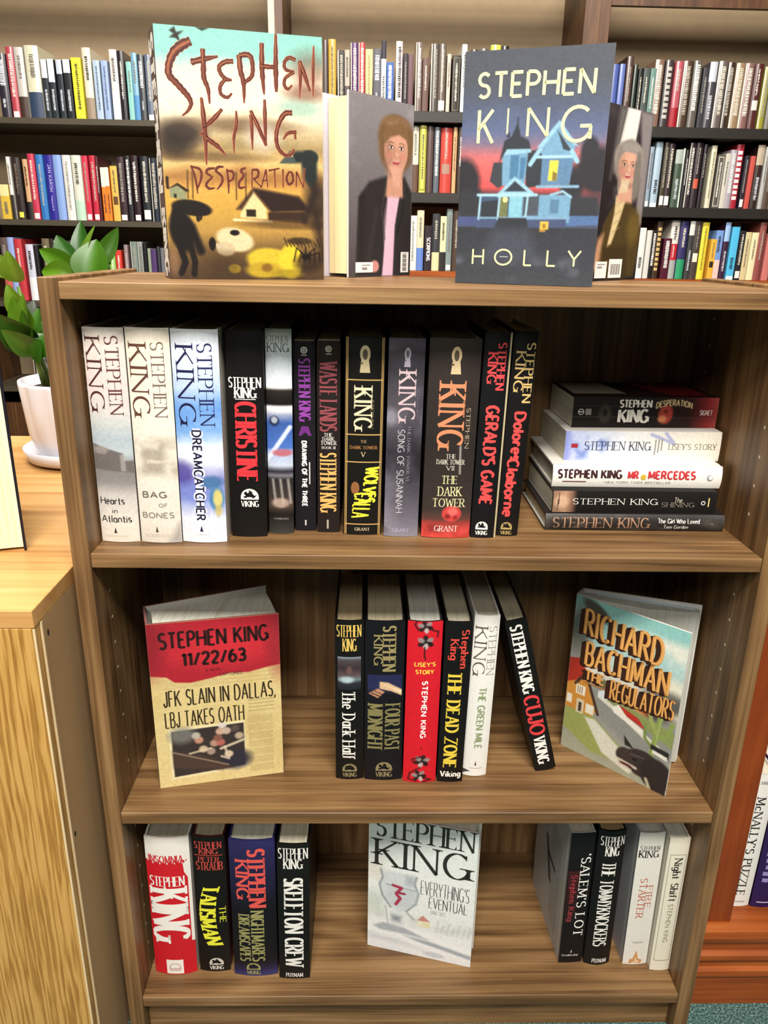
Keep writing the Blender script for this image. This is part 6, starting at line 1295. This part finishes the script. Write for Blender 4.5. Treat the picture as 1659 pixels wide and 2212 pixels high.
# back cover: standing sitter with grey hair and olive jacket
F, S1 = (.1720, .1800), (.2920, .2925); t = (-.024, .0256); h = .2035
r, j, o = propped('dark hardcover with back cover portrait, grey hair, olive jacket, cream scarf', [F, S1, (S1[0] + t[0], S1[1] + t[1]), (F[0] + t[0] * 1.1, F[1] + t[1] * 1.1)], h, [(.1725, .186), (.286, .2915), (.266, .314), (.1525, .207)], Z0, ['#2a2628', '#3a3638', '#2a2628'], edge='#8a8684', group='books facing away on top of the bookcase')
W, P = face(o, F, S1)
p = Paint(W, h, .0006, 84).grad([(0, '#3a3436'), (.4, '#2a2426'), (1, '#221c1e')]).clouds(6, '#6a6468', .6, .85, .6).poly([(.6, 0), (.8, 0), (.74, .3), (.5, .3)], '#eeeae2', 1, .01).poly([(.8, 0), (1, 0), (1, .65), (.9, .7), (.86, .2)], '#8a8484', 1, .02).poly([(.5, 0), (.6, 0), (.52, .25), (.45, .4)], '#7a7674', .8, .03)
p.blob(.72, .3, .15, .13, '#8f8880', 1, .2).blob(.82, .4, .09, .12, '#7a746c', 1, .3).blob(.62, .42, .06, .09, '#86807a', 1, .3)
p.poly([(.3, .95), (.42, .66), (.56, .53), (.74, .5), (.94, .6), (1, .75), (.96, .98)], '#4a3c20', 1, .012).blob(.88, .68, .1, .1, '#6e5a2a', .8, .7).poly([(.56, .5), (.74, .46), (.66, .62), (.56, .78), (.5, .8), (.56, .6)], '#d4c090', 1, .01)
for k in range(4): p.line([(.56, .56 + .05 * k), (.66, .53 + .05 * k)], .006, '#a8926a', .7)
p.poly([(.3, .93), (.36, .75), (.44, .72), (.4, .95)], '#c89878', .9, .02).blob(.56, .9, .08, .025, '#c48e74', 1, .3).poly([(.44, .8), (.8, .78), (.86, 1), (.5, 1)], '#3a2f1a', .8, .02)
portrait(p, .7, .3, 1.05, '#8f8880', '#d0a088', '', '', False); p.blob(.72, .215, .15, .03, '#9a948c', 1, .3).poly([(.62, .4), (.74, .4), (.72, .47), (.6, .48)], '#d4c0a0', 1, .01).blob(.84, .36, .05, .12, '#7d776f', 1, .4).build('printed_artwork', j, P)
s = Sheet(W, h, P); s.rect(.36, .885, .53, .985, '#e8e4e0', 1); s.rect(.39, .9, .5, .905, '#8a8684', 2); s.rect(.39, .915, .46, .925, '#8a8684', 2); s.build('shelf_label', j)
s = Sheet(W, h, P); s.rect(.56, .87, .76, .985, '#efe9e2', 1)
for k in range(12): s.rect(.585 + k * .0125, .9, .585 + k * .0125 + (.008 if k % 3 else .004), .965, '#4a4644', 2)
s.build('barcode_label', j)

# newspaper cover, middle tier
A, B = (-.3410, .0480), (-.1820, .0810); S2, BK = (-.3580, .0990), (-.2100, .1680); h = .2415
r, j, o = propped('hardcover with torn red band above a yellowed newspaper front page', [B, A, S2, BK], h, [(-.187, .0862), (-.334, .0555), (-.346, .0935), (-.209, .158), (-.197, .125), (-.1875, .095)], Z2, ['#d8c48a', '#141010', '#7a1a20'], pagecol='#d4d4c8', edge='#8a5a54', inner='#c8c4bc', group='books propped on the middle tier')
W, P = face(o, A, B)
p = Paint(W, h, .00095, 91).grad([(0, '#d4bc7c'), (.5, '#d8c288'), (1, '#dcc88c')]).speck(.08).clouds(6, '#c4aa6a', .5, .8, .5)
for k in range(5): p.line([(.05, .335 + .012 * k), (.95 - .4 * (k % 2), .335 + .012 * k)], .004, '#a8966a', .6)
for k in range(36): p.line([(.73, .6 + .0105 * k), (.92, .6 + .0105 * k)], .005, '#b09a64', .8 if k % 5 else .2)
for k in range(4): p.line([(.74, .505 + .022 * k), (.94, .505 + .022 * k)], .006, '#9a8658', .7)
p.poly([(0, 0), (1, 0), (1, .3), (.9, .31), (.75, .33), (.6, .325), (.45, .345), (.3, .36), (.18, .35), (.12, .315), (0, .3)], '#a82430', 1, .003).blob(.55, .17, .4, .1, '#cc3038', .8, .8).blob(0, .1, .12, .2, '#7a2028', .6, .8).blob(1, .15, .1, .2, '#8a2830', .6, .8)
p.poly([(.1, .635), (.7, .625), (.7, .93), (.1, .955)], '#e8dcae').poly([(.12, .65), (.69, .64), (.69, .915), (.12, .94)], '#38302e').blob(.2, .68, .1, .05, '#7c7a74', .8, .6).blob(.62, .87, .12, .06, '#2c2c38', .9, .5).poly([(.12, .77), (.35, .82), (.6, .92), (.5, .93), (.12, .88)], '#4a3a32', 1, .01).line([(.12, .78), (.55, .9)], .008, '#a08a74', .8).line([(.5, .79), (.7, .745)], .016, '#cfc0a4', .9)
for x, yy, c in ((.33, .72, '#c48c74'), (.31, .69, '#b8b0a0'), (.5, .68, '#cfa890'), (.45, .75, '#b8907a'), (.5, .75, '#b8645c'), (.48, .72, '#8a5a4c'), (.56, .83, '#d8c0a4'), (.62, .67, '#5a4a44'), (.42, .8, '#a89080'), (.36, .78, '#d0b898'), (.52, .64, '#d8ccc0'), (.65, .72, '#b8a48c'), (.55, .68, '#c8b09c')): p.blob(x, yy, .035, .022, c, .95, .4)
p.line([(.25, .8), (.42, .78)], .012, '#d8c4a4', .8).line([(.5, .84), (.56, .86), (.53, .78)], .014, '#d8c4a8', .8).build('printed_artwork', j, P)
s = Sheet(W, h, P); k = '#221512'
s.text('STEPHEN KING', 'sansb', '#2a0f10', .08, .052, .92, .152, layer=2, pen=.95); s.text('11/22/63', 'sansb', '#2a0f10', .24, .178, .74, .262, layer=2, pen=1.0); s.text('A NOVEL', 'sans', '#5a1c1e', .42, .285, .54, .302, layer=2)
s.text('CAPTURED', 'sans', '#3a3024', .52, .318, .7, .336, layer=2); s.text('JFK SLAIN IN DALLAS,', 'sansb', '#3a2e1e', .08, .395, .96, .5, layer=2, pen=.8, low=-.05); s.text('LBJ TAKES OATH', 'sansb', '#3a2e1e', .08, .525, .7, .625, layer=2, pen=.8); s.build('lettering', j)
# suburban street cover, middle tier
A, B = (.2150, .1440), (.3270, .0320); S2, BK = (.2290, .1640), (.3735, .1120); h = .2420
r, j, o = propped('hardcover with thick orange letters over a suburban street and growling dark animal', [B, A, S2, BK], h, [(.222, .1455), (.2315, .1595), (.369, .1095), (.366, .0985), (.30, .108)], Z2, ['#b8c4b4', '#b0b4ac', '#6a1c18'], pagecol='#b8bab4', inner='#d8d8d4', group='books propped on the middle tier')
W, P = face(o, A, B)
p = Paint(W, h, .00095, 95).grad([(0, '#8cc4bc'), (.12, '#9ccac4'), (.22, '#a4cccc'), (.36, '#c8d0c4'), (.42, '#d8d4c4'), (.5, '#a8a498'), (.62, '#8a8a84'), (.75, '#9a9a90'), (1, '#a4a48c')], warp=.05)
p.clouds(3, '#ece8d8', .42, .6, .9, .06, .5).blob(.95, .42, .18, .12, '#ece4cc', .9, .5).blob(.06, .22, .1, .18, '#4a4840', .7, .7).blob(.2, .06, .14, .04, '#4a4038', .9, .4, .5).blob(.04, .4, .1, .1, '#8a8a84', .7, .7)
p.blob(.8, .48, .3, .05, '#55504c', .9, .6, -.3).blob(.9, .43, .2, .06, '#5c5854', .8, .6).blob(.7, .53, .25, .05, '#3f3a38', .9, .6).blob(.6, .56, .16, .03, '#c85a2c', .9, .6).blob(.62, .57, .1, .02, '#e89a4c', .9, .6)
for x, yy in ((.28, .47), (.34, .49), (.48, .5), (.56, .5), (.4, .52)): p.blob(x, yy, .04, .035, '#6a6a48', 1, .3)
p.poly([(0, .74), (.3, .66), (.6, .8), (.75, .84), (1, .78), (1, .62), (.5, .54), (.3, .52), (0, .6)], '#8d8d86', 1, .02).poly([(.3, .55), (.5, .6), (.9, .72), (.9, .76), (.5, .63), (.3, .58)], '#d8d4c0').poly([(.38, .57), (1, .7), (1, .6), (.6, .56)], '#8a9458', 1, .01).poly([(0, .72), (.25, .7), (.62, .86), (.56, .93), (.3, .95), (0, .86)], '#9aa05a', 1, .01).poly([(.2, .74), (.3, .73), (.6, .86), (.72, .94), (.66, .97), (.4, .92)], '#d8d6c4', 1, .006)
p.poly([(0, .72), (0, .54), (.16, .47), (.3, .68), (.26, .72)], '#cc8a3a', 1, .006).poly([(0, .56), (0, .4), (.1, .38), (.18, .46), (.08, .53)], '#a83428').line([(.08, .55), (.17, .46), (.32, .69)], .018, '#4a3428').poly([(.09, .55), (.18, .55), (.18, .61), (.09, .61)], '#efe6d0').poly([(.11, .64), (.18, .64), (.18, .73), (.11, .73)], '#d8ccb0').poly([(.13, .66), (.16, .66), (.16, .72), (.13, .72)], '#4a3a30').poly([(.2, .65), (.28, .65), (.28, .71), (.2, .71)], '#e8e0cc').poly([(.01, .63), (.06, .63), (.06, .69), (.01, .69)], '#e8e0cc')
for x in (.11, .13, .15): p.line([(x, .56), (x, .6)], .005, '#7a5a44')
p.poly([(.44, .6), (.5, .57), (.58, .62), (.74, .66), (.74, .69), (.46, .63)], '#e8e2d4').poly([(.5, .57), (.68, .6), (.76, .655), (.58, .62)], '#b8342c').poly([(.3, .54), (.35, .52), (.4, .55), (.38, .58), (.31, .57)], '#d8dce0').poly([(.34, .5), (.4, .52), (.36, .52)], '#b84a3c')
p.line([(.83, .8), (.86, .6), (.88, .42)], .03, '#8a9a54').line([(.85, .64), (.79, .58), (.77, .5)], .024, '#98a45c').line([(.85, .68), (.95, .63), (.97, .55)], .024, '#8a9a54').line([(.83, .74), (.76, .7), (.75, .62)], .018, '#7a8a4c').line([(.845, .8), (.885, .45)], .006, '#b4bc78', .7)
p.poly([(.82, .72), (.98, .73), (.98, .77), (.82, .75)], '#2c2a28').poly([(.84, .75), (.97, .76), (.97, .785), (.84, .77)], '#e4e0d4')
p.blob(.77, .87, .17, .085, '#38302e', 1, .12).blob(.62, .87, .09, .055, '#3f3634', 1, .15).blob(.9, .9, .14, .1, '#302a28', 1, .15).poly([(.6, .8), (.58, .74), (.68, .8)], '#302a28').line([(.55, .905), (.72, .915)], .018, '#d0c4b0', .9).line([(.56, .93), (.68, .94)], .014, '#c8bca8', .9).blob(.63, .92, .06, .008, '#5a2a28', 1, .3).line([(.66, .84), (.78, .83)], .008, '#6a5854', .8).blob(.7, .865, .02, .008, '#1c1818').poly([(.78, .96), (.98, .9), (1, 1), (.86, 1)], '#302a28').line([(.82, .95), (.86, 1)], .02, '#cfc8a4', .8).speck(.05).build('printed_artwork', j, P)
s = Sheet(W, h, P)
for tx, x0, y0, x1, y1, sh in (('RICHARD', .1, .07, .82, .24, -.05), ('BACHMAN', .14, .25, .9, .41, .02), ('THE', .16, .432, .35, .5, .04), ('REGULATORS', .405, .42, .97, .545, .08)):
    for q in range(5): s.text(tx, 'sansb', '#3a2014' if q < 4 else '#dc9a50', x0 - .011 * (4 - q), y0 + .0035 * (4 - q), x1 - .011 * (4 - q), y1 + .0035 * (4 - q), layer=1 + q, pen=.92, shear=sh, seed=q)
    s.text(tx, 'sans', '#e8b46a', x0 + .012, y0 + .006, x1 - .004, y1 - .008, layer=7, pen=.5, shear=sh)
s.rect(.16, .512, .34, .52, '#b87a44', 4); s.build('lettering', j)
fl = Sheet(.16, h, lambda u, v, k: (.2245 - o.x + u * .88, .1590 - o.y - u * .34, v)); fl.poly([(.02, h - .0018), (.155, h - .0018), (.155, .004), (.12, .004)], '#a8b8c4', 0); fl.build('jacket_flap', j)
# goblet cover, lowest tier
A, B = (-.0640, .0860), (.0870, .0460); n = (.256, .967); h = .2440
r, j, o = propped('white hardcover with watercolour goblet and black serif lettering', [B, A, (A[0] + n[0] * .03 - .004, A[1] + n[1] * .03), (B[0] + n[0] * .036, B[1] + n[1] * .036)], h, [(.083, .0525), (-.057, .089), (-.053, .1085), (.0905, .0745)], Z3, ['#d8dcd4', '#dcdcd4', '#c8ccc4'], pagecol='#d8d4c4', group='books propped on the lowest tier')
W, P = face(o, A, B)
p = Paint(W, h, .00095, 98).grad([(0, '#ccd6d0'), (.15, '#d4dcd6'), (.4, '#e2e4de'), (.7, '#dedfd8'), (.85, '#e4e4e2'), (.93, '#e6e6e4'), (1, '#d8dcdc')]).clouds(4, '#c4ccc4', .5, .8, .6, .3, .8).blob(.06, .64, .1, .08, '#a8b8a4', .6, .8).blob(.08, .4, .1, .07, '#cfc0a8', .6, .8)
p.clouds(7, '#a8aaa2', .5, .75, .7, .68, .8).poly([(.48, .73), (.53, .69), (.6, .72), (.6, .76), (.48, .765)], '#e2d8b8').poly([(.48, .72), (.53, .675), (.6, .715), (.54, .72)], '#b86a60').poly([(.53, .725), (.6, .725), (.6, .765), (.53, .765)], '#d8cc8c', .8)
for k in range(7): p.line([(.66 + .05 * k, .78), (.68 + .05 * k, .7 + .02 * (k % 2))], .012, '#a4a69e', .6, .01)
p.poly([(0, .82), (.5, .8), (1, .87), (1, .92), (.55, .87), (.2, .85), (0, .86)], '#e8e8e4', 1, .01).poly([(.05, .83), (.15, .79), (.35, .8), (.6, .86), (.4, .85), (.12, .85)], '#8a9098', .9, .01).poly([(.35, .86), (.62, .87), (1, .915), (1, .945), (.7, .91), (.5, .89)], '#7f8890', .9, .008).poly([(0, .89), (.3, .9), (.6, .95), (.3, .94), (0, .93)], '#b4bac0', .8, .02).blob(.65, .965, .1, .02, '#a8aeb8', .8, .4)
g = '#8a9096'
p.poly([(.13, .39), (.46, .39), (.44, .45), (.48, .52), (.46, .6), (.36, .67), (.3, .69), (.22, .66), (.13, .58), (.11, .5), (.14, .45)], '#c0c6c8', .85, .012)
for pts in (((.12, .385), (.14, .44), (.11, .5), (.14, .58), (.22, .66)), ((.46, .4), (.44, .45), (.48, .52), (.46, .6), (.37, .67))): p.line(pts, .012, '#6a7076', .9, .006)
p.poly([(.2, .49), (.46, .5), (.46, .58), (.36, .65), (.24, .64), (.18, .58)], '#b0b6b8', .7, .02).line([(.17, .49), (.46, .505)], .008, g).poly([(.36, .4), (.44, .4), (.43, .47), (.36, .47)], g, .7, .02)
p.line([(.24, .49), (.32, .5), (.27, .55), (.31, .58), (.27, .63)], .02, '#8f1c30').line([(.3, .54), (.35, .54)], .016, '#7a1828').poly([(.22, .7), (.36, .7), (.33, .78), (.24, .78)], '#b8bcc0', .8, .02).poly([(.23, .72), (.32, .72), (.31, .76), (.24, .76)], '#6a6e74', .9, .015).line([(.17, .66), (.2, .8)], .008, g, .8).line([(.38, .68), (.44, .72)], .016, '#8a8c8c', .7); p.a = np.clip(p.a, 0, 1) ** .72; p.build('printed_artwork', j, P)
s = Sheet(W, h, P); k = '#2c2a26'
s.text('STEPHEN', 'serif', k, .06, .0, .97, .145, layer=2, pen=1.1); s.text('KING', 'serif', k, .06, .165, .95, .355, layer=2, pen=1.12); s.text("EVERYTHING'S", 'hand', '#2c2c2e', .5, .41, .95, .515, layer=2, pen=1.1); s.text('EVENTUAL', 'hand', '#2c2c2e', .58, .525, .94, .605, layer=2, pen=1.1); s.text('DARK TALES', 'hand', '#6a6a68', .6, .62, .74, .65, layer=2); s.build('lettering', j)
